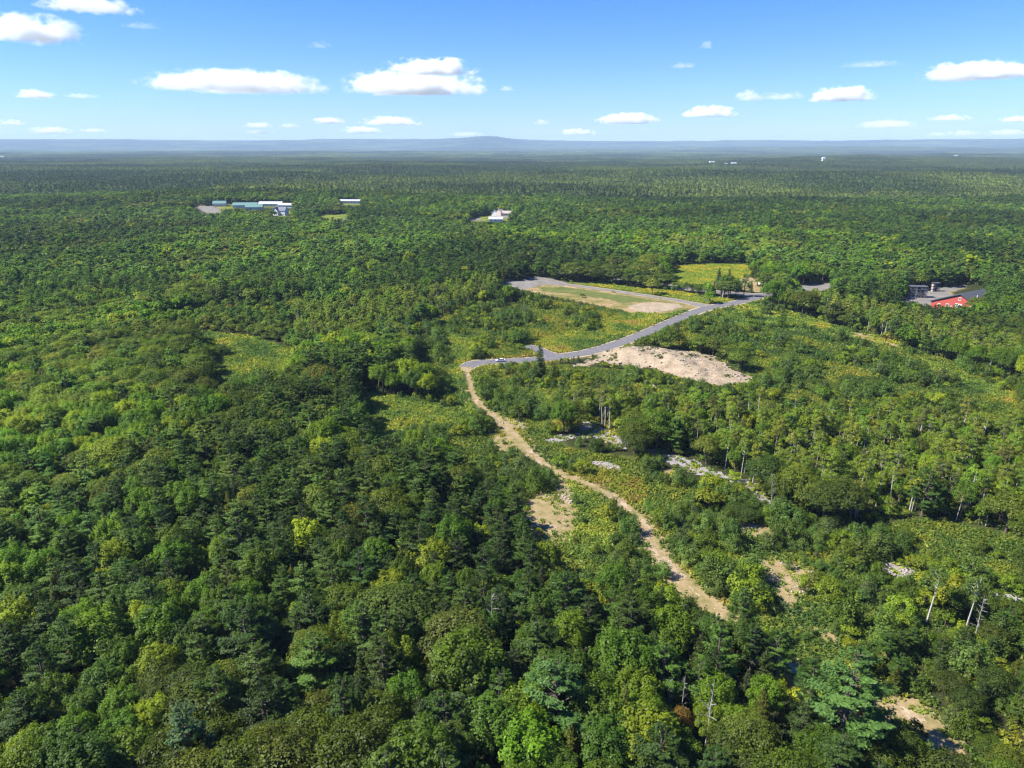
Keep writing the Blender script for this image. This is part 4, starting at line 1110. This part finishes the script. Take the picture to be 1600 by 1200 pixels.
def tiles(name, cell, lo, hi, t0, nt_, seed, label):
    r = np.random.default_rng(seed)
    xs = np.arange(-0.85 * hi, 0.85 * hi, cell); ys = np.arange(lo, hi, cell)
    X, Y = np.meshgrid(xs, ys); X = X.ravel(); Y = Y.ravel()
    k = np.abs(X) < 0.78 * Y + 100; X, Y = X[k], Y[k]
    if lo < 1600:
        k = np.ones(X.shape, bool)
        for p in FARYARDS: k &= ~inside(p, X, Y)
        for (hx_, hy_) in FARB:
            dd_ = math.hypot(hx_, hy_); al = (X * hx_ + Y * hy_) / dd_; ac = np.abs(X * hy_ - Y * hx_) / dd_
            k &= ~((ac < 36) & (al > dd_ - 260) & (al < dd_ + 30))
        X, Y = X[k], Y[k]
    n = fbm(X / 420., Y / 420., 501, 4); m = fbm(X / 1500., Y / 900., 521, 3)
    a = sstep(0.38, 0.60, n)[:, None]
    tint = np.array((0.050, 0.080, 0.026)) * (1 - a) + np.array((0.105, 0.145, 0.036)) * a
    tint = tint * (1.25, 1.2, 0.8) * (0.35 + 1.3 * m)[:, None] * r.uniform(0.86, 1.14, (len(X), 1))
    z = height(X, Y)
    o = scatter(name, np.stack([X, Y, z], 1), t0 + r.integers(0, nt_, len(X)), (r.integers(0, 4, len(X)) * math.pi / 2), np.stack([np.ones(len(X)), np.ones(len(X)), r.uniform(0.85, 1.15, len(X)) * (0.35 + 1.3 * fbm(X / 260., Y / 260., 541, 3))], 1), tint)
    tag(o, label)
tiles('distant_forest', 60, 1450, 7000, TILE0, 4, 61, 'distant mixed forest rolling away behind the houses')
tiles('horizon_forest', 148, 7070, 24000, TILE1, 3, 62, 'blue hazed forest on the far hills at the horizon')

# ---------------------------------------------------------------- buildings, vehicles, small things
M_RED = plain_mat('red_paint', (0.36, 0.060, 0.042), 0.8, var=0.15)
M_BLACKROOF = plain_mat('dark_shingle', (0.055, 0.058, 0.068), 0.9, var=0.3)
M_WHITE = plain_mat('white_paint', (0.72, 0.72, 0.70), 0.6, var=0.06)
M_WHITEROOF = plain_mat('white_metal_roof', (0.42, 0.43, 0.46), 0.6, var=0.08)
M_GREENROOF = plain_mat('green_metal_roof', (0.085, 0.19, 0.165), 0.6, var=0.15)
M_GREYROOF = plain_mat('grey_shingle', (0.14, 0.145, 0.17), 0.9, var=0.2)
M_TANROOF = plain_mat('tan_shingle', (0.36, 0.29, 0.26), 0.9, var=0.2)
M_TANWALL = plain_mat('tan_siding', (0.50, 0.43, 0.36), 0.8, var=0.1)
M_FARWALL = plain_mat('weathered_white_siding', (0.48, 0.48, 0.46), 0.8, var=0.15)
M_GLASS = plain_mat('dark_glass', (0.03, 0.035, 0.045), 0.12, var=0.1)
M_GREYDOOR = plain_mat('grey_door', (0.40, 0.41, 0.40), 0.6)
M_CONC = plain_mat('concrete', (0.35, 0.34, 0.32), 0.9)
M_STEEL = plain_mat('rack_steel', (0.085, 0.085, 0.10), 0.7)
M_CRATE = plain_mat('pale_crate', (0.42, 0.36, 0.28), 0.9, var=0.35)
M_CARWHITE = plain_mat('white_car_paint', (0.74, 0.75, 0.77), 0.25, var=0.03)
M_CARSILVER = plain_mat('silver_car_paint', (0.42, 0.46, 0.52), 0.3, metal=0.4, var=0.03)
M_CARDARK = plain_mat('dark_car_paint', (0.02, 0.022, 0.03), 0.25, var=0.05)
M_TYRE = plain_mat('tyre_rubber', (0.02, 0.02, 0.02), 0.9)
M_LAMP = plain_mat('lamp_glass', (0.7, 0.7, 0.68), 0.15)
M_TAIL = plain_mat('tail_lamp', (0.4, 0.02, 0.02), 0.3)

def gz(x, y): return float(height(x, y))

# red barn: gable wall turned a little towards the camera's left
bx, by = (273.6, 456.8)
barn = empty('barn', (bx, by, gz(bx, by)), math.radians(-56)); barn.scale = (1, 1, 1.45)
tag(barn, 'red barn with broad lopsided dark roof, white trimmed windows, set in the trees', 'barn')
W, DP, PKX, PKZ = 28.5, 30.0, 17.0, 8.0
MB().extrude([(0, 0.3), (W, 0.3), (W, 3.7), (PKX, PKZ - 0.15), (0, 3.2)], 0, DP).build('wall', M_RED, barn)
MB().box(-0.1, W + 0.1, -0.1, DP + 0.1, -0.6, 0.3).build('foundation', M_CONC, barn)
rf = MB().extrude([(-1.0, 3.0), (PKX, PKZ), (PKX, PKZ + 0.28), (-1.0, 3.3)], -0.9, DP + 0.7).extrude([(PKX + 0.003, PKZ), (W + 1.0, 3.35), (W + 1.0, 3.65), (PKX + 0.003, PKZ + 0.28)], -0.9, DP + 0.7).build('roof', M_BLACKROOF, barn)
MB().tube([(22, 11, 5.6), (22, 11, 7.4)], [0.22, 0.22], 8).build('vent_pipe', M_WHITE, rf)
for wx, wz, ww, wh in ((9.5, 1.5, 1.5, 1.5), (21.5, 1.5, 1.2, 1.6), (24.8, 1.5, 1.2, 1.6), (4.5, 1.2, 1.2, 1.3), (16.4, 5.5, 1.0, 1.0)):
    fr = MB().box(wx - 0.18, wx + ww + 0.18, -0.09, -0.002, wz - 0.18, wz + wh + 0.18).build('window', M_WHITE, barn)
    MB().box(wx, wx + ww / 2 - 0.05, -0.13, -0.092, wz, wz + wh).box(wx + ww / 2 + 0.05, wx + ww, -0.13, -0.092, wz, wz + wh).build('pane', M_GLASS, fr)
dr = MB().box(14.8, 18.6, -0.09, -0.002, 0.3, 3.9).build('barn_door', M_WHITE, barn)
MB().box(15.1, 18.3, -0.14, -0.092, 0.35, 3.6).build('door_panel', M_GREYDOOR, dr)
MB().box(12.3, 13.4, -0.09, -0.002, 0.3, 2.5).build('door', M_WHITE, barn)

def house(name, px, w, d, eave, ridge, rz, wall, roof, label, cat='house', wins=3, chimney=False, door=True, porch=False, along='x'):
    """gable roof with its ridge along local x; long wall faces local -y"""
    e = empty(name, (px[0], px[1], gz(*px)), math.radians(rz)); tag(e, label, cat)
    MB().extrude([(-d / 2, -1.0), (d / 2, -1.0), (d / 2, eave), (0, ridge - 0.12), (-d / 2, eave)], -w / 2, w / 2).build('wall', wall, e).rotation_euler = (0, 0, math.radians(90))
    s = (ridge - eave) / (d / 2); o = 0.6
    r_ = MB().extrude([(-d / 2 - o, eave - s * o), (0, ridge), (0, ridge + 0.22), (-d / 2 - o, eave - s * o + 0.22)], -w / 2 - 0.5, w / 2 + 0.5).extrude([(0.003, ridge), (d / 2 + o, eave - s * o), (d / 2 + o, eave - s * o + 0.22), (0.003, ridge + 0.22)], -w / 2 - 0.5, w / 2 + 0.5).build('roof', roof, e)
    r_.rotation_euler = (0, 0, math.radians(90))
    if chimney: MB().box(-0.5, 0.5, w * 0.2, w * 0.2 + 1.0, ridge - 0.6, ridge + 1.4).build('chimney', M_CONC, r_)
    for k in range(wins):
        x = -w / 2 + w * (k + 0.5) / wins
        fr = MB().box(x - 0.75, x + 0.75, -d / 2 - 0.08, -d / 2 - 0.002, 1.0, 2.7).build('window', M_WHITE, e)
        MB().box(x - 0.58, x + 0.58, -d / 2 - 0.13, -d / 2 - 0.082, 1.15, 2.55).build('pane', M_GLASS, fr)
    if door: MB().box(-w / 2 + 0.35, -w / 2 + 1.4, -d / 2 - 0.08, -d / 2 - 0.002, 0, 2.2).build('door', M_GREYDOOR, e)
    return e

# the group of sheds and the house beyond the woods
house('greenhouse_shed', (-473.4, 1184.4), 20, 12, 4.5, 8, 8, M_FARWALL, M_GREENROOF, 'low white shed with green roof nearest the far road bend', 'shed', 5)
house('storage_shed', (-427.6, 1172.0), 38, 11, 4, 7.5, 4, M_FARWALL, M_GREENROOF, 'longest white shed with green metal roof beyond the woods', 'shed', 9)
house('storage_shed', (-407.5, 1154.8), 26, 11, 4, 8, 6, M_FARWALL, M_GREENROOF, 'shorter green roofed shed in front of the longest one', 'shed', 5)
house('storage_shed', (-392.7, 1191.6), 38, 12, 4, 7.0, -3, M_FARWALL, M_WHITEROOF, 'long pale roofed warehouse right behind the grey roofed house', 'warehouse', 8)
house('storage_shed', (-364.7, 1181.4), 24, 12, 4, 6.5, -8, M_FARWALL, M_WHITEROOF, 'shorter pale roofed shed at the end of the warehouse', 'warehouse', 4)
hp = (-345.7, 1091.4)
h1 = house('farmhouse', hp, 18, 11, 7.0, 12.0, -14, M_WHITE, M_GREYROOF, 'white two storey house with steep grey roof and front gable', 'house', 4, True)
MB().extrude([(-4.2, -1), (4.2, -1), (4.2, 6.4), (0, 11.4), (-4.2, 6.4)], -9.5, -5.5).build('front_gable', M_WHITE, h1).location = (-4.6, 0, 0)
g_ = MB().extrude([(-5.0, 5.6), (0, 11.6), (0, 11.85), (-5.0, 5.9)], -10.0, 0).extrude([(0.003, 11.6), (5.0, 5.6), (5.0, 5.9), (0.003, 11.85)], -10.0, 0).build('gable_roof', M_GREYROOF, h1); g_.location = (-4.6, 0, 0.05)
for x, z in ((-6.0, 1.2), (-3.2, 1.2), (-4.6, 5.0)):
    f_ = MB().box(x - 0.8, x + 0.8, -9.6, -9.502, z - 0.15, z + 2.3).build('window', M_WHITE, h1); MB().box(x - 0.6, x + 0.6, -9.66, -9.602, z, z + 2.1).build('pane', M_GLASS, f_)
house('white_shed', (-271.2, 1229.2), 34, 12, 4.5, 6.5, -4, M_FARWALL, M_WHITEROOF, 'isolated pale shed between the warehouse and the dark pines', 'shed', 6)
house('garage', (-22.0, 996.4), 19, 10, 3.6, 6.2, -3, M_WHITE, M_WHITEROOF, 'long white roofed garage in front of the tan roofed house', 'garage', 3)
house('farmhouse', (-17.6, 1050.4), 9, 10, 5.5, 9.0, 60, M_TANWALL, M_TANROOF, 'tan roofed house with a turned gable beyond the white garage', 'house', 2, True)
house('farmhouse', (-8.3, 1048.3), 16, 9, 3.6, 6.5, -6, M_TANWALL, M_TANROOF, 'low tan wing reaching from the turned gable house', 'house', 3)
house('cottage', (-25.0, 1052.5), 7, 7, 4.5, 8, 75, M_WHITE, M_WHITEROOF, 'small white cottage beside the tan roofed house', 'house', 1)
house('cottage', (195.1, 541.7), 10, 8, 4.5, 7.5, 12, M_WHITE, M_GREYROOF, 'white cottage half hidden behind the brownish tree near the lawn', 'house', 3)
FB = [((1091.5, 4063.2), 30, 17, 'bright white barn far off above the forest, alone'), ((1066.9, 3718.2), 18, 16, 'small pale house far off beside the cream one'), ((1124.2, 3771.6), 28, 16, 'cream house far off near the bright white barn'),
      ((1659.9, 3972.4), 16, 22, 'narrow white tower like building on the far forest rise'), ((3755.1, 6312.5), 34, 20, 'white building on the most distant wooded rise'), ((-4298.2, 6271.4), 40, 22, 'white gable at the far edge of the hazy woods')]
for p, w, hh, t in FB: house('far_house', p, w, 14, hh * 0.7, hh, 15, M_WHITE if 'cream' not in t else M_TANWALL, M_WHITEROOF, t, 'house', 2, door=False)

def rack(p, w, d, hgt, nl, nb, rz, label, cl):
    e = empty('storage_rack', (p[0], p[1], gz(*p)), math.radians(rz)); tag(e, label, 'storage rack')
    for i in range(nb + 1):
        for y in (0, d):
            x = w * i / nb; MB().box(x - 0.11, x + 0.11, y - 0.11, y + 0.11, 0, hgt).build('post', M_STEEL, e)
    for l in range(1, nl + 1):
        z = hgt * l / nl - 0.35; MB().box(-0.2, w + 0.2, -0.2, d + 0.2, z, z + 0.22).build('shelf', M_STEEL, e)
    rr = random.Random(int(w * 10))
    base = MB().box(0, 1, 0, 1, 0, 1).mesh('crate', [M_CRATE]); ca, sa = math.cos(math.radians(rz)), math.sin(math.radians(rz))
    for l in range(0, nl + 1):
        z0 = 0.02 if l == 0 else hgt * l / nl - 0.128
        for i in range(nb):
            if rr.random() < 0.22 or (l == nl and rr.random() < 0.5): continue
            cw = w / nb * rr.uniform(0.55, 0.85); ch = (hgt / nl - 0.4) * rr.uniform(0.45, 0.85)
            x = w * i / nb + 0.2; y = 0.25
            o = link('crate', base, loc=(p[0] + ca * x - sa * y, p[1] + sa * x + ca * y, e.location.z + z0)); o.scale = (cw, d * 0.8, ch); o.rotation_euler = (0, 0, math.radians(rz))
            tag(o, 'pale crate on the %s, %s, %s bay from its open end' % (cl, 'on the ground' if l == 0 else ['first', 'second', 'third', 'top', 'top'][min(l, nl) - 1 if l < nl else 3] + ' shelf', ['first', 'second', 'third', 'fourth', 'fifth'][i]), 'crate', 'crates on the ' + cl)
rack((278.1, 490.5), 11.0, 5, 8.0, 4, 5, -8, 'tall dark storage rack loaded with crates in the barn yard', 'tall rack')
rack((305.3, 510.3), 5.2, 3, 6.5, 3, 2, 5, 'smaller dark storage rack close to the barn roof', 'smaller rack')

def car(p, rz, paint, label, cat='car', suv=False):
    e = empty('parked_car', (p[0], p[1], gz(*p) + 0.09), math.radians(rz)); tag(e, label, cat)
    hr_ = 1.70 if suv else 1.42
    prof = [(-2.25, 0.38), (2.28, 0.38), (2.33, 0.62), (2.2, 0.80), (1.15, 0.98), (-1.55 if not suv else -2.1, 1.03), (-2.22, 0.98), (-2.32, 0.62)]
    MB().extrude(prof, -0.90, 0.90).build('body', paint, e)
    a, b_ = (-1.35, 0.25) if not suv else (-2.0, 0.45)
    cab = MB()
    lo = [(a - 0.55 if not suv else a - 0.15, 0.98), (b_ + 0.95, 0.98)]; hi = [(a + 0.15, hr_), (b_ + 0.05, hr_)]
    vs = [(lo[0][0], -0.84, lo[0][1]), (lo[1][0], -0.84, lo[1][1]), (lo[1][0], 0.84, lo[1][1]), (lo[0][0], 0.84, lo[0][1]), (hi[0][0], -0.62, hi[0][1]), (hi[1][0], -0.62, hi[1][1]), (hi[1][0], 0.62, hi[1][1]), (hi[0][0], 0.62, hi[0][1])]
    cab.add(vs, [(0, 1, 5, 4), (1, 2, 6, 5), (2, 3, 7, 6), (3, 0, 4, 7), (3, 2, 1, 0), (4, 5, 6, 7)]); cab.build('window_glass', M_GLASS, e)
    MB().box(hi[0][0] + 0.02, hi[1][0] - 0.02, -0.63, 0.63, hr_ + 0.002, hr_ + 0.05).build('roof', paint, e)
    for x in (-1.40, 1.42):
        for y in (-0.84, 0.84):
            w_ = MB().tube([(x, y - 0.11, 0.33), (x, y + 0.11, 0.33)], [0.33, 0.33], 12).build('wheel', M_TYRE, e)
            MB().tube([(x, y + (0.112 if y > 0 else -0.112), 0.33), (x, y + (0.13 if y > 0 else -0.13), 0.33)], [0.2, 0.2], 8).build('rim', M_CARSILVER, w_)
    for y in (-0.66, 0.66):
        MB().box(2.20, 2.345, y - 0.2, y + 0.2, 0.62, 0.76).build('headlight', M_LAMP, e)
        MB().box(-2.335, -2.20, y - 0.2, y + 0.2, 0.68, 0.82).build('tail_light', M_TAIL, e)
car((-5.7, 335.1), 184, M_CARWHITE, 'white sedan parked on the road near its dead end')
car((277.5, 486.0), 20, M_CARSILVER, 'silver blue car parked in front of the tall storage rack')
car((270.1, 483.8), 15, M_CARDARK, 'dark van like car in the shade left of the storage rack', suv=True)

# small roadside things
p = (131.3, 473.9); e = empty('road_sign', (p[0], p[1], gz(*p)), 0.3); tag(e, 'small white sign where the access road meets the road', 'sign')
MB().box(-0.05, 0.05, -0.05, 0.05, -0.3, 1.9).build('post', M_STEEL, e); MB().box(-1.1, 1.1, -0.13, -0.06, 0.8, 1.9).build('panel', M_WHITE, e)
p = (147.1, 489.9); e = empty('utility_pole', (p[0], p[1], gz(*p)), 0.3); tag(e, 'short white post with a cap beside the highway junction', 'post')
MB().tube([(0, 0, -0.3), (0, 0, 3.4)], [0.16, 0.13], 8).build('pole', M_WHITE, e); MB().box(-0.3, 0.3, -0.3, 0.3, 3.402, 3.6).build('cap', M_CONC, e)

# boulders and clods on the sand mound, stones on the bare ground: too small to pick apart
def stones(name, n, poly, smin, smax, mat, zf, label, seed):
    r = np.random.default_rng(seed); x0, x1, y0, y1 = bb(poly, 0); V = []; F = []
    xs = r.uniform(x0, x1, n * 6); ys = r.uniform(y0, y1, n * 6); k = inside(poly, xs, ys) & (fbm(xs / 8, ys / 8, 700, 3) > 0.46); xs, ys = xs[k][:n], ys[k][:n]
    zs = zf(xs, ys); t = (1 + 5 ** .5) / 2
    ico = np.array([(-1, t, 0), (1, t, 0), (-1, -t, 0), (1, -t, 0), (0, -1, t), (0, 1, t), (0, -1, -t), (0, 1, -t), (t, 0, -1), (t, 0, 1), (-t, 0, -1), (-t, 0, 1)]) / 1.9
    fi = np.array([(0, 11, 5), (0, 5, 1), (0, 1, 7), (0, 7, 10), (0, 10, 11), (1, 5, 9), (5, 11, 4), (11, 10, 2), (10, 7, 6), (7, 1, 8), (3, 9, 4), (3, 4, 2), (3, 2, 6), (3, 6, 8), (3, 8, 9), (4, 9, 5), (2, 4, 11), (6, 2, 10), (8, 6, 7), (9, 8, 1)])
    for i, (x, y, z) in enumerate(zip(xs, ys, zs)):
        s = smin * (smax / smin) ** (r.random() ** 2.5)
        V.append(ico * s * r.uniform(0.6, 1.25, (12, 1)) * (1.2, 1, 0.75) + (x, y, z + s * 0.2)); F.append(fi + 12 * i)
    o = link(name, mesh_np(name, np.vstack(V), np.vstack(F), [mat])); tag(o, label, kind='stuff')
M_ROCK = plain_mat('rock', (0.20, 0.16, 0.12), 0.95, var=0.4, scale=0.6)
M_PALEROCK = plain_mat('pale_rock', (0.33, 0.28, 0.225), 0.95, var=0.3, scale=0.6)
mz = lambda x, y: height(x, y) + mound_h(x, y) + 0.05
stones('boulders', 300, MOUND, 0.15, 0.6, M_ROCK, mz, 'dark clods and boulders strewn over the sand mound', 3)
stones('clods', 300, MOUND, 0.15, 0.7, M_PALEROCK, mz, 'pale clods strewn over the sand mound', 4)
RP = [(59.2, 299.8), (64.6, 306.9), (67.7, 302.4), (64.5, 294.6), (59.7, 292.9)]
stones('rubble', 60, RP, 0.5, 1.3, M_PALEROCK, lambda x, y: height(x, y) + 0.3, 'pale heap of rubble in front of the sand mound', 5)
for p in GRAVELS[:5] + TANS[:4]: stones('stones', 120, p, 0.12, 0.45, M_PALEROCK, lambda x, y: height(x, y) + 0.12, 'loose pale stones lying on bare ground', 6)

# ---------------------------------------------------------------- clouds: real, lying about a kilometre up
def cloud_mat():
    m, nt, out = new_mat('cloud_vapour')
    tc = nt.nodes.new('ShaderNodeTexCoord').outputs['Object']
    oi = nt.nodes.new('ShaderNodeObjectInfo')
    at = nt.nodes.new('ShaderNodeAttribute'); at.attribute_type = 'OBJECT'; at.attribute_name = 'stretch'
    sc = nt.nodes.new('ShaderNodeVectorMath'); sc.operation = 'MULTIPLY'; nt.links.new(tc, sc.inputs[0]); nt.links.new(at.outputs['Vector'], sc.inputs[1])
    ad = nt.nodes.new('ShaderNodeVectorMath'); ad.operation = 'ADD'; nt.links.new(sc.outputs[0], ad.inputs[0]); nt.links.new(oi.outputs['Location'], ad.inputs[1])
    mu = nt.nodes.new('ShaderNodeVectorMath'); mu.operation = 'SCALE'; mu.inputs['Scale'].default_value = 1.0
    nt.links.new(sc.outputs[0], mu.inputs[0])
    of = nt.nodes.new('ShaderNodeVectorMath'); of.operation = 'SCALE'; nt.links.new(oi.outputs['Location'], of.inputs[0]); of.inputs['Scale'].default_value = 0.01
    ad2 = nt.nodes.new('ShaderNodeVectorMath'); ad2.operation = 'ADD'; nt.links.new(mu.outputs[0], ad2.inputs[0]); nt.links.new(of.outputs[0], ad2.inputs[1])
    n = noise(nt, 1.0, 7, 0.66, ad2.outputs[0])
    sp = nt.nodes.new('ShaderNodeSeparateXYZ'); nt.links.new(tc, sp.inputs[0])
    # squashed underside: z below the base falls off fast
    ln = nt.nodes.new('ShaderNodeVectorMath'); ln.operation = 'LENGTH'; nt.links.new(tc, ln.inputs[0])
    body = mth(nt, 'SUBTRACT', 1.0, ln.outputs['Value'])                      # 1 centre .. 0 skin
    low = nt.nodes.new('ShaderNodeMapRange'); low.inputs['From Min'].default_value = -0.42; low.inputs['From Max'].default_value = -0.22; nt.links.new(sp.outputs[2], low.inputs['Value'])
    a = mth(nt, 'MULTIPLY_ADD', n, 2.6, -1.42)
    a = mth(nt, 'ADD', a, mth(nt, 'MULTIPLY', body, 0.95))
    mr = nt.nodes.new('ShaderNodeMapRange'); mr.inputs['From Min'].default_value = 0.12; mr.inputs['From Max'].default_value = 0.55; nt.links.new(a, mr.inputs['Value'])
    edge = nt.nodes.new('ShaderNodeMapRange'); edge.inputs['From Min'].default_value = 0.0; edge.inputs['From Max'].default_value = 0.12; nt.links.new(body, edge.inputs['Value'])
    d = mth(nt, 'MULTIPLY', mth(nt, 'MULTIPLY', mr.outputs[0], low.outputs[0]), edge.outputs[0])
    dm = nt.nodes.new('ShaderNodeAttribute'); dm.attribute_type = 'OBJECT'; dm.attribute_name = 'thick'
    d = mth(nt, 'MULTIPLY', d, dm.outputs['Fac'])
    pv = nt.nodes.new('ShaderNodeVolumePrincipled'); pv.inputs['Color'].default_value = (1, 1, 1, 1); pv.inputs['Anisotropy'].default_value = 0.0
    nt.links.new(d, pv.inputs['Density']); nt.links.new(pv.outputs[0], out.inputs['Volume'])
    return m
M_CLOUD = cloud_mat()
def ball(n=20, k=10):
    v = [(0, 0, 1)]; f = []
    for i in range(1, k):
        for j in range(n): v.append((math.sin(math.pi * i / k) * math.cos(2 * math.pi * j / n), math.sin(math.pi * i / k) * math.sin(2 * math.pi * j / n), math.cos(math.pi * i / k)))
    v.append((0, 0, -1))
    for j in range(n): f.append((0, 1 + j, 1 + (j + 1) % n)); f.append((len(v) - 1, 1 + (k - 2) * n + (j + 1) % n, 1 + (k - 2) * n + j))
    for i in range(k - 2):
        for j in range(n): f.append((1 + i * n + j, 1 + (i + 1) * n + j, 1 + (i + 1) * n + (j + 1) % n, 1 + i * n + (j + 1) % n))
    return mesh_np('cloud', v, f, [M_CLOUD], smooth=True)
CL = ball()
# x, y, height of the base, width, thickness (metres), vapour (1 dense .. 0.1 thin), label
CLOUDS = [
    (-1978, 15277, 1100, 2744, 459, 1.00, 'wide white flat based cloud with a second layer above it'),
    (-1198, 11296, 1100, 1311, 243, 0.90, 'white cloud layered just above the widest flat cloud'),
    (-5175, 14587, 1100, 3226, 389, 0.80, 'long ragged white cloud over the hill'),
    (-4831, 7925, 1100, 972, 272, 0.90, 'large white cloud cut off by the left edge of the sky'),
    (-3289, 6167, 1100, 722, 99, 0.50, 'thin veil cloud at the very top of the sky'),
    (-10391, 16661, 1100, 836, 195, 0.60, 'small white cloud low under the large left one'),
    (-9387, 16661, 1100, 697, 111, 0.25, 'faint wisp beside the small low left cloud'),
    (7259, 12022, 1100, 1547, 279, 1.00, 'two humped white cloud near the right edge'),
    (7599, 17573, 1100, 1443, 324, 1.00, 'smooth white lens shaped cloud'),
    (5449, 17573, 1100, 677, 250, 0.50, 'soft puff just left of a faint streak'),
    (6046, 17104, 1100, 1002, 171, 0.25, 'faint streak between a soft puff and the lens shaped cloud'),
    (6969, 26821, 1100, 1810, 384, 1.00, 'white wedge shaped cloud over the far white barn'),
    (5331, 35005, 1100, 2725, 503, 0.90, 'white cloud with a ragged left tail'),
    (3629, 41842, 693, 2063, 355, 0.80, 'flat small cloud resting close above the hills'),
    (1432, 36007, 1100, 792, 243, 0.40, "tiny puff above the hill's slope"),
    (2093, 8422, 1100, 152, 96, 0.35, 'lonely tiny puff high in the blue'),
    (-8442, 35005, 1100, 1481, 296, 0.70, 'small flat white cloud left of a wider one'),
    (-5900, 37069, 1100, 3012, 407, 0.80, 'thin wide white cloud under the widest cloud'),
    (-8189, 41193, 783, 2169, 384, 0.90, 'small dense cloud below the thin wide one'),
    (-13363, 39817, 1047, 1552, 303, 0.50, 'upper of two stacked small clouds'),
    (-13335, 39826, 729, 1556, 236, 0.40, 'lower of two stacked small clouds'),
    (-11850, 40293, 1058, 1092, 239, 0.40, 'tiny cloud right of the two stacked ones'),
    (-21920, 35825, 665, 2009, 334, 0.70, 'flat white cloud low over the left horizon'),
    (-20371, 36728, 738, 1185, 218, 0.50, 'small cloud right of the low flat left one'),
    (-23185, 35020, 1044, 1185, 266, 0.50, 'slanting wisp at the left edge of the sky'),
    (18660, 37626, 965, 2679, 414, 0.50, 'soft broad cloud low on the right'),
    (17739, 30735, 1100, 1610, 233, 0.45, 'faint flat cloud above the low right row'),
    (21582, 32311, 1100, 1365, 273, 0.70, 'white cloud cut off by the right edge'),
    (23052, 35108, 570, 1851, 298, 0.60, 'lowest cloud at the right edge'),
    (21598, 36020, 582, 1593, 275, 0.50, 'small low cloud second from the right edge'),
    (20681, 36555, 560, 1181, 217, 0.40, 'third low cloud from the right edge'),
    (2296, 10402, 1100, 361, 77, 0.20, 'faint puff in the middle of the open blue'),
    (4739, 10240, 1100, 761, 76, 0.15, 'faint streak high on the right'),
    (-97, 14587, 1100, 292, 109, 0.30, 'tiny puff right of the widest cloud'),
    (-2496, 41925, 627, 1997, 249, 0.40, 'thin sliver of cloud touching the hilltop'),
    (-2059, 8370, 1100, 274, 68, 0.15, 'very faint puff above the long ragged cloud'),
    (-3313, 7020, 1100, 342, 57, 0.15, 'very faint streak left of centre high up')]
for x, y, zb, w, hh, th, lab in CLOUDS:
    o = link('cloud', CL, loc=(x, y, zb + hh * 0.27))
    o.scale = (w * 0.60, w * 0.36, hh * 0.80); o.rotation_euler = (0, 0, -math.atan2(x, y))
    k = 1.0 / (0.55 * hh)
    o['stretch'] = [w * 0.60 * k * 0.6, w * 0.36 * k * 0.6, hh * 0.80 * k * 0.9]; o['thick'] = th ** 1.8 * 4.5 / hh
    tag(o, lab, 'cloud', 'clouds in the blue sky')

# ---------------------------------------------------------------- air
hm, nt, out = new_mat('haze')
pv = nt.nodes.new('ShaderNodeVolumePrincipled')
pv.inputs['Color'].default_value = (0.56, 0.76, 1.0, 1)
pv.inputs['Density'].default_value = 4.6e-5
pv.inputs['Anisotropy'].default_value = 0.0
nt.links.new(pv.outputs[0], out.inputs['Volume'])
hz = MB().box(-33000, 33000, -8000, 33000, float(GZ.min()) - 1.0, max(float(GZ.max()) + 30, 420.)).build('haze', hm)
tag(hz, 'pale blue haze lying over the whole forest', kind='stuff')
